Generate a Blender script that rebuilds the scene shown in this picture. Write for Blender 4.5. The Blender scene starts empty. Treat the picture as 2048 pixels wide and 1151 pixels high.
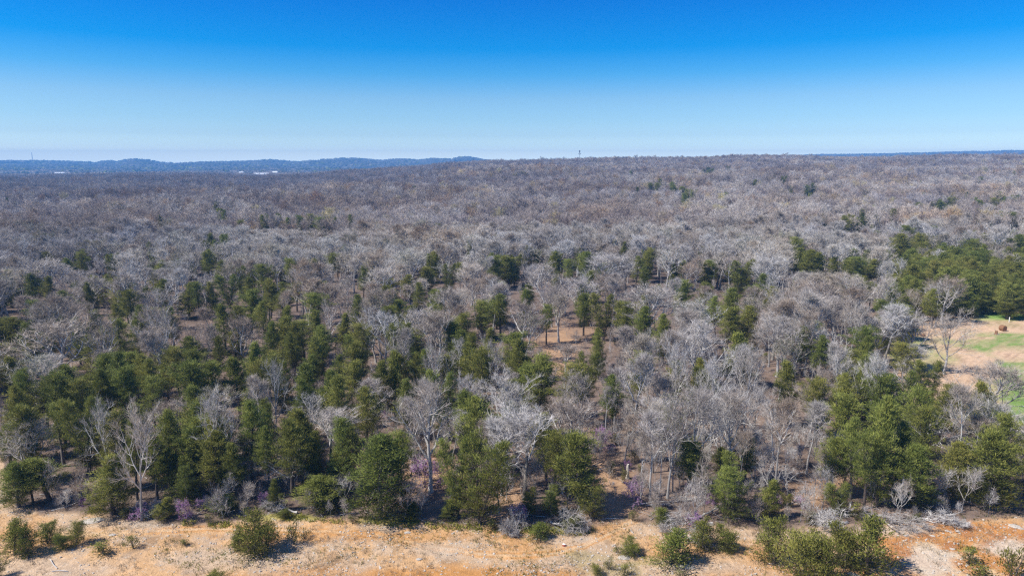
import bpy, math, random
import numpy as np
from mathutils import Vector, Matrix, Euler

S = bpy.context.scene
COL = S.collection
rad = math.radians

# ---------------------------------------------------------------- camera, sky, sun, exposure
CAM_H = 40.0
PITCH = math.atan((575.5 - 322.0) / 1365.33)
cam_d = bpy.data.cameras.new("camera")
cam_d.lens, cam_d.sensor_width = 24.0, 36.0
cam_d.clip_start, cam_d.clip_end = 0.5, 40000.0
cam = bpy.data.objects.new("camera", cam_d)
COL.objects.link(cam)
cam.location = (0, 0, CAM_H)
cam.rotation_euler = (math.pi / 2 - PITCH, 0, 0)
S.camera = cam

SUN_EL, SUN_AWAY = 50.0, 17.0          # height; how far behind the camera's left the sun stands
sun_vec = Vector((-math.cos(rad(SUN_AWAY)) * math.cos(rad(SUN_EL)),
                  -math.sin(rad(SUN_AWAY)) * math.cos(rad(SUN_EL)), math.sin(rad(SUN_EL))))
sun_d = bpy.data.lights.new("sun", 'SUN')
sun_d.energy, sun_d.angle, sun_d.color = 5.0, rad(0.5), (1.0, 0.945, 0.86)
sun = bpy.data.objects.new("sun", sun_d)
sun.rotation_euler = sun_vec.to_track_quat('Z', 'Y').to_euler()
sun.location = (0, 0, 300)
COL.objects.link(sun)

W = bpy.data.worlds.new("World")
S.world = W
W.use_nodes = True
nt = W.node_tree
nt.nodes.clear()
N = nt.nodes.new
out = N("ShaderNodeOutputWorld"); bg = N("ShaderNodeBackground")
sky = N("ShaderNodeTexSky")
sky.sky_type = 'NISHITA'
sky.sun_disc = False
sky.sun_elevation = rad(SUN_EL)
sky.sun_rotation = math.atan2(sun_vec.x, sun_vec.y)
sky.altitude, sky.air_density, sky.dust_density, sky.ozone_density = 200.0, 1.0, 0.6, 1.5
# clear spring sky: pale at the horizon and azure from about ten degrees up, the same all the way round
tc = N("ShaderNodeTexCoord"); sx = N("ShaderNodeSeparateXYZ")
nt.links.new(tc.outputs["Generated"], sx.inputs[0])
ramp = N("ShaderNodeValToRGB")
cr = ramp.color_ramp
SKY_STOPS = [(0.0, (2.45, 2.75, 3.0)), (0.0125, (1.78, 1.95, 2.05)), (0.021, (1.16, 1.42, 1.68)), (0.036, (0.77, 1.01, 1.33)), (0.057, (0.60, 0.87, 1.17)), (0.085, (0.48, 0.77, 1.07)),
             (0.118, (0.17, 0.64, 1.06)), (0.151, (0.0, 0.52, 1.06)), (0.214, (0.0, 0.41, 1.03)), (0.5, (0.16, 0.48, 0.98)), (1.0, (0.26, 0.52, 0.92))]
cr.elements[0].position, cr.elements[0].color = SKY_STOPS[0][0], (*SKY_STOPS[0][1], 1)
cr.elements[1].position, cr.elements[1].color = SKY_STOPS[-1][0], (*SKY_STOPS[-1][1], 1)
for p_, c_ in SKY_STOPS[1:-1]:
    e = cr.elements.new(p_); e.color = (*c_, 1)
cr.interpolation = 'LINEAR'
mul = N("ShaderNodeMix"); mul.data_type = 'RGBA'; mul.blend_type = 'MULTIPLY'
mul.inputs["Factor"].default_value = 1.0
nt.links.new(sx.outputs["Z"], ramp.inputs[0])
nt.links.new(sky.outputs[0], mul.inputs["A"])
nt.links.new(ramp.outputs[0], mul.inputs["B"])
nt.links.new(mul.outputs["Result"], bg.inputs["Color"])
bg.inputs["Strength"].default_value = 0.105
nt.links.new(bg.outputs[0], out.inputs[0])

S.view_settings.view_transform = 'Standard'
S.view_settings.look = 'None'
S.view_settings.exposure = 0.45
S.view_settings.gamma = 1.0
S.render.engine = 'CYCLES'
S.cycles.max_bounces = 5
S.cycles.diffuse_bounces = 3
S.cycles.glossy_bounces = 1
S.cycles.transmission_bounces = 2
S.cycles.volume_bounces = 0
S.cycles.use_denoising = False
S.cycles.filter_width = 1.3

# ---------------------------------------------------------------- helpers
F = 1365.33
CP, SP = math.cos(PITCH), math.sin(PITCH)
rs = np.random.RandomState


def project(x, y, z):
    dep = y * CP - (z - CAM_H) * SP
    v = y * SP + (z - CAM_H) * CP
    return 1024 + F * x / dep, 575.5 - F * v / dep


def lerpn(t, pts):
    a = np.array(pts, dtype=float)
    return np.interp(t, a[:, 0], a[:, 1])


def sstep(a, b, t):
    t = np.clip((t - a) / (b - a), 0, 1)
    return t * t * (3 - 2 * t)


_lat = rs(5).rand(257, 257)
_lat[256, :] = _lat[0, :]
_lat[:, 256] = _lat[:, 0]


def vnoise(x, y):
    x = np.asarray(x, dtype=float); y = np.asarray(y, dtype=float)
    xi, yi = np.floor(x).astype(int), np.floor(y).astype(int)
    fx, fy = x - xi, y - yi
    fx, fy = fx * fx * (3 - 2 * fx), fy * fy * (3 - 2 * fy)
    xi, yi = xi % 256, yi % 256
    a, b = _lat[yi, xi], _lat[yi, xi + 1]
    c, d = _lat[yi + 1, xi], _lat[yi + 1, xi + 1]
    return (a * (1 - fx) + b * fx) * (1 - fy) + (c * (1 - fx) + d * fx) * fy


def fbm(x, y, o=3):
    s, a, t = 0.0, 0.5, 0.0
    for k in range(o):
        s = s + a * vnoise(x * 2 ** k + 17 * k, y * 2 ** k + 31 * k)
        t += a; a *= 0.5
    return s / t


RIDGE = [(-700, 352), (0, 352), (150, 350), (300, 345), (420, 347), (520, 353), (620, 347), (700, 340), (800, 333), (880, 326), (960, 320),
         (1150, 316), (1300, 313), (1420, 312), (1470, 308), (1620, 309.5), (1700, 313), (1770, 312), (1860, 309), (2048, 307), (2800, 305)]
HILL0 = [(-800, 320), (0, 321), (60, 320.5), (175, 322.5), (185, 325.5), (200, 324), (215, 321), (240, 322.5), (262, 318.5), (285, 319), (310, 323),
        (370, 323), (430, 322), (480, 322), (540, 319.5), (600, 322), (650, 319), (700, 317), (740, 319), (770, 321), (800, 318), (840, 320),
        (870, 317.5), (905, 319), (928, 314.5), (960, 319), (1000, 322), (1400, 318), (1640, 312), (1760, 311), (2048, 306), (2900, 304)]

HILL = [(a, 321 + (b - 321) * 1.35) for a, b in HILL0]


def height(x, y):
    """The lie of the land: flat by the clearing, a long wooded slope, a valley and far hills."""
    x = np.asarray(x, dtype=float); y = np.asarray(y, dtype=float)
    yy = np.maximum(y, 60.0)
    t = 1024 + 1389 * x / yy
    zr = CAM_H - (lerpn(t, RIDGE) - 322) / 1389 * 1500 - 15
    zh = CAM_H + (322 - lerpn(t, HILL)) / 1389 * 5500 - 15
    near = zr * np.clip((y - 170) / 1330, 0, 1) ** 1.25
    near = near + (fbm(x / 210 + 9, y / 110 + 4, 2) - 0.5) * 17 * sstep(190, 420, y) * (1 - sstep(1250, 1500, y))
    near = near + (fbm(x / 14, y / 14, 2) - 0.5) * 0.5 * sstep(40, 70, y)
    val = -14 + (fbm(x / 500 + 3, y / 400 + 8, 2) - 0.5) * 12 * sstep(1800, 2400, y)
    h = near + (val - near) * sstep(1560, 2350, y)
    h = h + (zh - h) * sstep(3500, 5500, y) + (fbm(x / 420 + 40, y / 330, 3) - 0.5) * 42 * sstep(3000, 4200, y) * (1 - sstep(4600, 5400, y))
    h = h + (0 - h) * sstep(5600, 6250, y)
    return h


def ray_to_ground(px, py, lift=0.0):
    """The world point that stands on the ground (or LIFT metres above it) in the direction measured in the photograph."""
    dx = (px - 1024) / F; dy = -(py - 575.5) / F
    d = np.array([dx, CP + dy * SP, -SP + dy * CP])
    ys = np.concatenate([np.arange(35, 400, 0.5), np.arange(400, 1700, 2), np.arange(1700, 9000, 10)])
    s = ys / d[1]
    xs, zs = d[0] * s, CAM_H + d[2] * s
    below = zs <= height(xs, ys) + lift
    i = int(np.argmax(below)) if below.any() else len(ys) - 1
    y = ys[i]; x = xs[i]
    return float(x), float(y), float(height(x, y))


def tag(o, label=None, cat=None, group=None, kind=None):
    if label: o["label"] = label
    if cat: o["category"] = cat
    if group: o["group"] = group
    if kind: o["kind"] = kind
    return o


def mesh_from(name, verts, faces, mats=(), midx=None, smooth=False, attr=None):
    """faces: one int array (n,3) or (n,4), or a list of such arrays."""
    me = bpy.data.meshes.new(name)
    if isinstance(faces, np.ndarray): faces = [faces]
    faces = [f for f in faces if len(f)]
    loops = np.concatenate([f.ravel() for f in faces]).astype(np.int32)
    sizes = np.concatenate([np.full(len(f), f.shape[1]) for f in faces])
    starts = np.concatenate([[0], np.cumsum(sizes)[:-1]]).astype(np.int32)
    me.vertices.add(len(verts)); me.vertices.foreach_set("co", np.asarray(verts, dtype=np.float32).ravel())
    me.loops.add(len(loops)); me.loops.foreach_set("vertex_index", loops)
    me.polygons.add(len(sizes)); me.polygons.foreach_set("loop_start", starts)
    for m in mats: me.materials.append(m)
    if midx is not None: me.polygons.foreach_set("material_index", np.asarray(midx, dtype=np.int32))
    me.polygons.foreach_set("use_smooth", np.full(len(sizes), smooth))
    if attr:
        for k, v in attr.items():
            v = np.asarray(v, dtype=np.float32)
            if v.ndim == 1:
                a = me.attributes.new(k, 'FLOAT', 'POINT'); a.data.foreach_set("value", v)
            else:
                a = me.attributes.new(k, 'FLOAT_COLOR', 'POINT'); a.data.foreach_set("color", v.ravel())
    me.update(calc_edges=True)
    return me


def obj(name, me, parent=None, loc=None):
    o = bpy.data.objects.new(name, me)
    COL.objects.link(o)
    if parent is not None: o.parent = parent
    if loc is not None: o.location = loc
    return o


# ---------------------------------------------------------------- materials
def new_mat(name):
    m = bpy.data.materials.new(name); m.use_nodes = True
    t = m.node_tree; t.nodes.clear()
    o = t.nodes.new("ShaderNodeOutputMaterial")
    return m, t, o


def simple(name, col, rough=0.8, noise=0.25, scale=3.0):
    m, t, o = new_mat(name)
    b = t.nodes.new("ShaderNodeBsdfPrincipled")
    b.inputs["Roughness"].default_value = rough
    n = t.nodes.new("ShaderNodeTexNoise"); n.inputs["Scale"].default_value = scale
    tcx = t.nodes.new("ShaderNodeTexCoord"); t.links.new(tcx.outputs["Object"], n.inputs["Vector"])
    mp = t.nodes.new("ShaderNodeMapRange"); mp.inputs["To Min"].default_value = 1 - noise; mp.inputs["To Max"].default_value = 1 + noise
    t.links.new(n.outputs["Fac"], mp.inputs[0])
    mx = t.nodes.new("ShaderNodeMix"); mx.data_type = 'RGBA'; mx.blend_type = 'MULTIPLY'; mx.inputs["Factor"].default_value = 1
    mx.inputs["A"].default_value = (*col, 1)
    t.links.new(mp.outputs[0], mx.inputs["B"])
    t.links.new(mx.outputs["Result"], b.inputs["Base Color"])
    t.links.new(b.outputs[0], o.inputs[0])
    return m


def bark_mat(name, stops, rough=0.85, trunk=False, stand=False):
    """Bark whose tint differs from tree to tree and in patches along the wood."""
    m, t, o = new_mat(name)
    b = t.nodes.new("ShaderNodeBsdfPrincipled"); b.inputs["Roughness"].default_value = rough
    inf = t.nodes.new("ShaderNodeObjectInfo")
    rp = t.nodes.new("ShaderNodeValToRGB"); r = rp.color_ramp
    r.elements[0].position, r.elements[0].color = stops[0][0], (*stops[0][1], 1)
    r.elements[1].position, r.elements[1].color = stops[-1][0], (*stops[-1][1], 1)
    for p, c in stops[1:-1]:
        e = r.elements.new(p); e.color = (*c, 1)
    t.links.new(inf.outputs["Random"], rp.inputs[0])
    n = t.nodes.new("ShaderNodeTexNoise"); n.inputs["Scale"].default_value = 1.3 if not trunk else 2.2; n.inputs["Detail"].default_value = 4
    tcx = t.nodes.new("ShaderNodeTexCoord")
    if trunk:
        mapn = t.nodes.new("ShaderNodeMapping"); mapn.inputs["Scale"].default_value = (2.5, 2.5, 0.6)
        t.links.new(tcx.outputs["Object"], mapn.inputs[0]); t.links.new(mapn.outputs[0], n.inputs["Vector"])
    else:
        t.links.new(tcx.outputs["Object"], n.inputs["Vector"])
    mp = t.nodes.new("ShaderNodeMapRange"); mp.inputs["From Min"].default_value = 0.3; mp.inputs["From Max"].default_value = 0.7
    mp.inputs["To Min"].default_value = 0.62; mp.inputs["To Max"].default_value = 1.3
    t.links.new(n.outputs["Fac"], mp.inputs[0])
    mx = t.nodes.new("ShaderNodeMix"); mx.data_type = 'RGBA'; mx.blend_type = 'MULTIPLY'; mx.inputs["Factor"].default_value = 1
    t.links.new(rp.outputs[0], mx.inputs["A"]); t.links.new(mp.outputs[0], mx.inputs["B"])
    res = mx.outputs["Result"]
    if stand:
        for sc, tint, lo, hi in ((0.011, (0.72, 0.63, 0.56, 1), 0.45, 0.68), (0.017, (1.35, 1.28, 1.15, 1), 0.52, 0.70), (0.006, (0.80, 0.80, 0.86, 1), 0.45, 0.62)):
            ns = t.nodes.new("ShaderNodeTexNoise"); ns.inputs["Scale"].default_value = sc; ns.inputs["Detail"].default_value = 3
            va = t.nodes.new("ShaderNodeVectorMath"); va.operation = 'ADD'; va.inputs[1].default_value = (sc * 90000, 0, 0)
            t.links.new(inf.outputs["Location"], va.inputs[0]); t.links.new(va.outputs[0], ns.inputs["Vector"])
            mr = t.nodes.new("ShaderNodeMapRange"); mr.inputs["From Min"].default_value = lo; mr.inputs["From Max"].default_value = hi
            t.links.new(ns.outputs["Fac"], mr.inputs[0])
            mz = t.nodes.new("ShaderNodeMix"); mz.data_type = 'RGBA'; mz.blend_type = 'MULTIPLY'; mz.inputs["B"].default_value = tint
            t.links.new(mr.outputs[0], mz.inputs["Factor"]); t.links.new(res, mz.inputs["A"]); res = mz.outputs["Result"]
    t.links.new(res, b.inputs["Base Color"])
    t.links.new(b.outputs[0], o.inputs[0])
    return m


def leaf_mat(name, dark, mid, light, trans=0.35, round_=0.0, hue=0.0):
    m, t, o = new_mat(name)
    at = t.nodes.new("ShaderNodeAttribute"); at.attribute_name = "tone"
    inf = t.nodes.new("ShaderNodeObjectInfo")
    ad = t.nodes.new("ShaderNodeMath"); ad.operation = 'MULTIPLY_ADD'
    ad.inputs[1].default_value = 0.42; ad.inputs[2].default_value = -0.21
    t.links.new(inf.outputs["Random"], ad.inputs[0])
    sm = t.nodes.new("ShaderNodeMath"); sm.operation = 'ADD'; sm.use_clamp = True
    t.links.new(at.outputs["Fac"], sm.inputs[0]); t.links.new(ad.outputs[0], sm.inputs[1])
    rp = t.nodes.new("ShaderNodeValToRGB"); r = rp.color_ramp
    r.elements[0].color = (*dark, 1); r.elements[1].color = (*light, 1)
    e = r.elements.new(0.5); e.color = (*mid, 1)
    t.links.new(sm.outputs[0], rp.inputs[0])
    d = t.nodes.new("ShaderNodeBsdfPrincipled"); d.inputs["Roughness"].default_value = 0.65
    d.inputs["Specular IOR Level"].default_value = 0.15
    if round_ > 0:
        tcx = t.nodes.new("ShaderNodeTexCoord"); sb = t.nodes.new("ShaderNodeVectorMath"); sb.operation = 'SUBTRACT'
        t.links.new(tcx.outputs["Object"], sb.inputs[0]); sb.inputs[1].default_value = (0, 0, round_)
        ml = t.nodes.new("ShaderNodeVectorMath"); ml.operation = 'MULTIPLY'; ml.inputs[1].default_value = (1, 1, 0.55)
        t.links.new(sb.outputs[0], ml.inputs[0])
        vt = t.nodes.new("ShaderNodeVectorTransform"); vt.vector_type = 'NORMAL'; vt.convert_from = 'OBJECT'; vt.convert_to = 'WORLD'
        t.links.new(ml.outputs[0], vt.inputs[0])
        nn = t.nodes.new("ShaderNodeVectorMath"); nn.operation = 'NORMALIZE'; t.links.new(vt.outputs[0], nn.inputs[0])
        ge = t.nodes.new("ShaderNodeNewGeometry")
        mv = t.nodes.new("ShaderNodeMix"); mv.data_type = 'VECTOR'; mv.inputs["Factor"].default_value = 0.5
        t.links.new(ge.outputs["Normal"], mv.inputs["A"]); t.links.new(nn.outputs[0], mv.inputs["B"])
        n2 = t.nodes.new("ShaderNodeVectorMath"); n2.operation = 'NORMALIZE'; t.links.new(mv.outputs["Result"], n2.inputs[0])
        t.links.new(n2.outputs[0], d.inputs["Normal"])
    hs = t.nodes.new("ShaderNodeHueSaturation"); hs.inputs["Saturation"].default_value = 0.93
    hm = t.nodes.new("ShaderNodeMath"); hm.operation = 'MULTIPLY'; hm.inputs[1].default_value = 37.0; t.links.new(inf.outputs["Random"], hm.inputs[0])
    hf = t.nodes.new("ShaderNodeMath"); hf.operation = 'FRACT'; t.links.new(hm.outputs[0], hf.inputs[0])
    hr = t.nodes.new("ShaderNodeMapRange"); hr.inputs["To Min"].default_value = 0.5 - hue; hr.inputs["To Max"].default_value = 0.5 + hue * 0.12; t.links.new(hf.outputs[0], hr.inputs[0])
    t.links.new(hr.outputs[0], hs.inputs["Hue"]); t.links.new(rp.outputs[0], hs.inputs["Color"])
    rp = hs
    tr = t.nodes.new("ShaderNodeBsdfTranslucent")
    ms = t.nodes.new("ShaderNodeMixShader"); ms.inputs[0].default_value = trans
    t.links.new(rp.outputs[0], d.inputs["Base Color"]); t.links.new(rp.outputs[0], tr.inputs["Color"])
    t.links.new(d.outputs[0], ms.inputs[1]); t.links.new(tr.outputs[0], ms.inputs[2])
    t.links.new(ms.outputs[0], o.inputs[0])
    return m


M = {}
M["twigs"] = bark_mat("grey_twigs", [(0.0, (0.42, 0.375, 0.325)), (0.25, (0.57, 0.535, 0.485)), (0.5, (0.48, 0.425, 0.36)), (0.7, (0.38, 0.30, 0.225)), (0.85, (0.64, 0.615, 0.575)), (1.0, (0.48, 0.43, 0.34))], stand=True)
M["limbs"] = bark_mat("pale_limb_bark", [(0.0, (0.40, 0.37, 0.34)), (0.3, (0.60, 0.575, 0.54)), (0.6, (0.46, 0.43, 0.39)), (0.8, (0.68, 0.66, 0.63)), (1.0, (0.38, 0.34, 0.28))])
M["bark"] = bark_mat("grey_bark", [(0.0, (0.20, 0.18, 0.16)), (0.3, (0.42, 0.41, 0.41)), (0.55, (0.26, 0.24, 0.22)), (0.8, (0.50, 0.49, 0.48)), (1.0, (0.16, 0.14, 0.12))], trunk=True)
M["farcrown"] = bark_mat("far_twigs", [(0.0, (0.38, 0.325, 0.285)), (0.3, (0.56, 0.51, 0.46)), (0.55, (0.43, 0.355, 0.295)), (0.8, (0.62, 0.575, 0.535)), (0.93, (0.48, 0.35, 0.23)), (1.0, (0.56, 0.50, 0.27))], stand=True)
M["fardark"] = bark_mat("far_brown_twigs", [(0.0, (0.25, 0.205, 0.195)), (0.3, (0.36, 0.315, 0.305)), (0.55, (0.29, 0.23, 0.205)), (0.8, (0.42, 0.38, 0.37)), (0.95, (0.36, 0.24, 0.17)), (1.0, (0.46, 0.34, 0.20))], stand=True)
M["deadwood"] = bark_mat("bleached_dead_wood", [(0.0, (0.33, 0.30, 0.275)), (1.0, (0.50, 0.475, 0.45))])
M["cedarbark"] = bark_mat("cedar_bark", [(0.0, (0.075, 0.055, 0.045)), (0.6, (0.11, 0.085, 0.07)), (1.0, (0.16, 0.14, 0.125))], trunk=True)
M["cedar"] = leaf_mat("cedar_foliage", (0.070, 0.096, 0.014), (0.178, 0.215, 0.030), (0.32, 0.34, 0.06), round_=4.0, hue=0.035)
M["young"] = leaf_mat("young_cedar_foliage", (0.080, 0.105, 0.014), (0.19, 0.22, 0.028), (0.33, 0.34, 0.06), round_=1.6, hue=0.03)
M["blossom"] = leaf_mat("redbud_blossom", (0.31, 0.14, 0.34), (0.46, 0.22, 0.48), (0.58, 0.34, 0.60), 0.4)
M["bud"] = leaf_mat("spring_buds", (0.16, 0.17, 0.06), (0.25, 0.25, 0.10), (0.34, 0.33, 0.15), 0.3)
M["catkin"] = leaf_mat("pale_yellow_catkins", (0.36, 0.32, 0.16), (0.46, 0.40, 0.20), (0.56, 0.50, 0.28), 0.3)
M["yellow"] = leaf_mat("yellow_weeds", (0.14, 0.16, 0.02), (0.32, 0.30, 0.03), (0.50, 0.44, 0.05), 0.3)
M["straw"] = leaf_mat("dry_grass_blades", (0.26, 0.19, 0.11), (0.40, 0.31, 0.19), (0.55, 0.46, 0.32), 0.2)
M["rock"] = simple("limestone", (0.46, 0.41, 0.35), 0.9, 0.25, 5)
M["hay"] = simple("old_hay", (0.24, 0.12, 0.06), 0.95, 0.4, 12)
M["stump"] = simple("weathered_stump", (0.50, 0.46, 0.40), 0.9, 0.3, 6)
M["white"] = simple("white_paint", (0.80, 0.80, 0.78), 0.5, 0.05, 2)
M["roofgrey"] = simple("pale_metal_roof", (0.72, 0.73, 0.74), 0.4, 0.08, 2)
M["pane"] = simple("window_glass", (0.04, 0.05, 0.06), 0.1, 0.05, 2)
M["brick"] = simple("brick_wall", (0.40, 0.22, 0.16), 0.9, 0.15, 4)
M["steel"] = simple("galvanised_steel", (0.22, 0.23, 0.24), 0.5, 0.1, 3)
M["redstone"] = simple("rusty_red_stone", (0.30, 0.07, 0.04), 0.8, 0.3, 9)

# ---------------------------------------------------------------- the ground
EDGE = [(-300, 890), (0, 905), (14, 950), (40, 1008), (80, 1024), (180, 1024), (240, 1040), (330, 1048), (440, 1048), (560, 1030), (640, 1036), (720, 1040), (850, 1050),
        (1000, 1056), (1160, 1062), (1250, 1036), (1330, 1042), (1500, 1052), (1600, 1056), (1700, 1050), (1800, 1048), (1900, 1042), (2048, 1028), (2300, 1010)]


def dist_poly(px, py, pts):
    best = np.full(np.shape(px), 1e9)
    for (ax, ay), (bx, by) in zip(pts[:-1], pts[1:]):
        dx, dy = bx - ax, by - ay
        t = np.clip(((px - ax) * dx + (py - ay) * dy) / (dx * dx + dy * dy), 0, 1)
        best = np.minimum(best, np.hypot(px - ax - t * dx, (py - ay - t * dy) * 1.8))
    return best


def blob(px, py, cx, cy, rx, ry, soft=0.35, wob=0.0):
    d = np.hypot((px - cx) / rx, (py - cy) / ry) + wob
    return 1 - sstep(1 - soft, 1 + soft, d)


def ground_paint(x, y):
    """Soil colours by place (linear albedo) and how stony it is."""
    px, py = project(x, y, 0.0)
    w = (fbm(x / 5.0, y / 5.0, 4) - 0.5)
    w2 = (fbm(x / 1.7 + 50, y / 1.7, 3) - 0.5)
    litter = np.array([0.20, 0.145, 0.115]); straw = np.array([0.54, 0.33, 0.165]); grey = np.array([0.44, 0.355, 0.27])
    orange = np.array([0.46, 0.225, 0.075]); tanc = np.array([0.58, 0.39, 0.22]); brown = np.array([0.24, 0.16, 0.10])
    sand = np.array([0.58, 0.40, 0.26]); green = np.array([0.17, 0.27, 0.065]); olive = np.array([0.30, 0.26, 0.12])

    def mix(c, d, m):
        m = np.clip(m, 0, 1)[..., None]
        return c * (1 - m) + d * m
    c = np.broadcast_to(litter, (*np.shape(x), 3)).copy()
    c = mix(c, np.array([0.13, 0.095, 0.075]), sstep(0.0, 0.25, w))
    c = mix(c, np.array([0.28, 0.20, 0.15]), sstep(0.05, 0.3, -w2) * 0.7)
    edge = lerpn(px, EDGE)
    open_ = sstep(-7, 7, py - edge + w2 * 14)
    g = np.broadcast_to(straw, c.shape).copy()
    g = mix(g, grey, sstep(-0.06, 0.12, w + 0.5 * w2) * 0.52)
    g = mix(g, brown, sstep(0.12, 0.3, -w2 + w * 0.3) * 0.65)
    g = mix(g, orange, sstep(0.14, 0.28, -w) * 0.45)
    # the worn trail and its turn into the wood
    tr = dist_poly(px, py, [(1300, 1022), (1262, 1040), (1215, 1066), (1165, 1092), (1110, 1106), (1040, 1112), (960, 1108), (860, 1092), (760, 1072), (650, 1062), (560, 1058), (420, 1056), (300, 1064), (200, 1070), (120, 1062)])
    g = mix(g, tanc, (1 - sstep(6, 19, tr + w2 * 14)) * 0.9)
    g = mix(g, orange * 1.1, (1 - sstep(1, 5, np.abs(tr - 8) + w2 * 6)) * 0.9 * sstep(150, 400, px))
    g = mix(g, orange, blob(px, py, 960, 1156, 210, 22, 0.5, w2) * 0.95)
    g = mix(g, orange, blob(px, py, 640, 1150, 160, 14, 0.5, w2) * 0.6)
    g = mix(g, orange, blob(px, py, 740, 1072, 240, 12, 0.6, w2) * 0.5)
    g = mix(g, orange, blob(px, py, 1480, 1150, 110, 30, 0.6, w2) * 0.4)
    right = blob(px, py, 1960, 1105, 190, 66, 0.3, w * 1.2)
    g = mix(g, orange * np.array([1.08, 1.0, 0.9]), right * 0.92)
    g = mix(g, np.array([0.34, 0.14, 0.06]), right * sstep(0.02, 0.2, w2) * 0.6)
    g = mix(g, np.array([0.60, 0.42, 0.24]), right * sstep(0.06, 0.16, -w2 + 0.3 * w) * 0.85)
    for cx, cy, rx, ry in ((1850, 1122, 60, 26), (2010, 1090, 45, 16), (1810, 1060, 60, 12)):
        g = mix(g, np.array([0.55, 0.46, 0.36]), blob(px, py, cx, cy, rx, ry, 0.5, w2 * 1.5) * 0.8)
    for cx, cy, rx, ry in ((870, 1100, 60, 14), (80, 1135, 140, 22), (190, 1048, 90, 12), (1165, 1078, 28, 8), (1400, 1130, 90, 16), (440, 1120, 120, 20), (10, 950, 40, 60), (1690, 1065, 90, 12), (780, 1060, 20, 8), (280, 1045, 60, 10)):
        g = mix(g, grey * 1.08, blob(px, py, cx, cy, rx, ry, 0.6, w2 * 1.6) * 0.6)
    for cx, cy, rx, ry in ((1170, 1115, 50, 14), (1230, 1140, 60, 14), (1310, 1120, 40, 10)):
        g = mix(g, olive, blob(px, py, cx, cy, rx, ry, 0.6, w2 * 1.6) * 0.55)
    weeds = (1 - sstep(3, 10, np.abs(py - edge + w2 * 10))) * sstep(360, 420, px) * (1 - sstep(1200, 1240, px)) * sstep(0.0, 0.1, w + 0.05)
    c = mix(c, g, open_)
    c = mix(c, np.array([0.33, 0.30, 0.07]), weeds * 0.75)
    # sandy openings in the wood
    for cx, cy, rx, ry in ((1175, 655, 70, 22), (1120, 715, 32, 42), (1110, 690, 50, 22), (1210, 985, 60, 60), (1300, 660, 20, 10), (655, 795, 12, 6), (1240, 850, 60, 14), (860, 940, 60, 40), (1010, 990, 40, 50), (45, 785, 14, 8), (1640, 980, 90, 40)):
        c = mix(c, tanc * np.array([0.95, 0.85, 0.8]), (1 - open_) * blob(px, py, cx, cy, rx, ry, 0.5, w2 * 1.2 + w) * 0.5 * (1 - 0.7 * sstep(110, 200, y)))
    # the pasture beyond the wood
    fld = blob(px, py, 2050, 732, 275, 124, 0.10, w * 0.5) * (py > 600) * (y < 330)
    fc = np.broadcast_to(sand, c.shape).copy()
    fc = mix(fc, np.array([0.34, 0.22, 0.14]), sstep(0.08, 0.2, w2) * 0.7)
    band = blob(px, py, 2030, 689, 100, 13, 0.5, w * 3 + w2) + blob(px, py, 2075, 800, 85, 85, 0.35, w * 2) + blob(px, py, 1850, 712, 60, 26, 0.5, w * 2) * 0.7 + blob(px, py, 1990, 668, 60, 4, 0.5, w2) * 0.6
    band = np.clip(band, 0, 1) * (0.55 + 0.45 * sstep(-0.15, 0.1, w2))
    fc = mix(fc, green, band)
    fc = mix(fc, olive, sstep(0.12, 0.25, w) * 0.5)
    c = mix(c, fc, fld)
    shade_grass = blob(px, py, 2010, 634, 60, 9, 0.4, w) * (py > 600)
    c = mix(c, green * 1.2, shade_grass)
    # far away: the wooded valley floor and, on the hill, a few meadows
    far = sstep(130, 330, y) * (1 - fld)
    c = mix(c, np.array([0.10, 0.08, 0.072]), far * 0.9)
    pxf, pyf = project(x, y, height(x, y))
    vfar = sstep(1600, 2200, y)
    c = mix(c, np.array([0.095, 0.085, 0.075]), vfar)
    meadow = vfar * sstep(0.12, 0.18, fbm(x / 300 + 7, y / 260, 2) - 0.5) * (0.35 + 0.65 * sstep(300, 340, pxf) * (1 - sstep(440, 470, pxf)))
    meadow = np.maximum(meadow, sstep(310, 325, pxf) * (1 - sstep(395, 410, pxf)) * sstep(4000, 4300, y) * 0.7)
    c = mix(c, np.array([0.36, 0.37, 0.16]), meadow * 0.8)
    stony = np.clip(open_ + fld * 0.5, 0, 1) * (1 - far)
    return np.concatenate([c, stony[..., None]], axis=-1)


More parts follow.
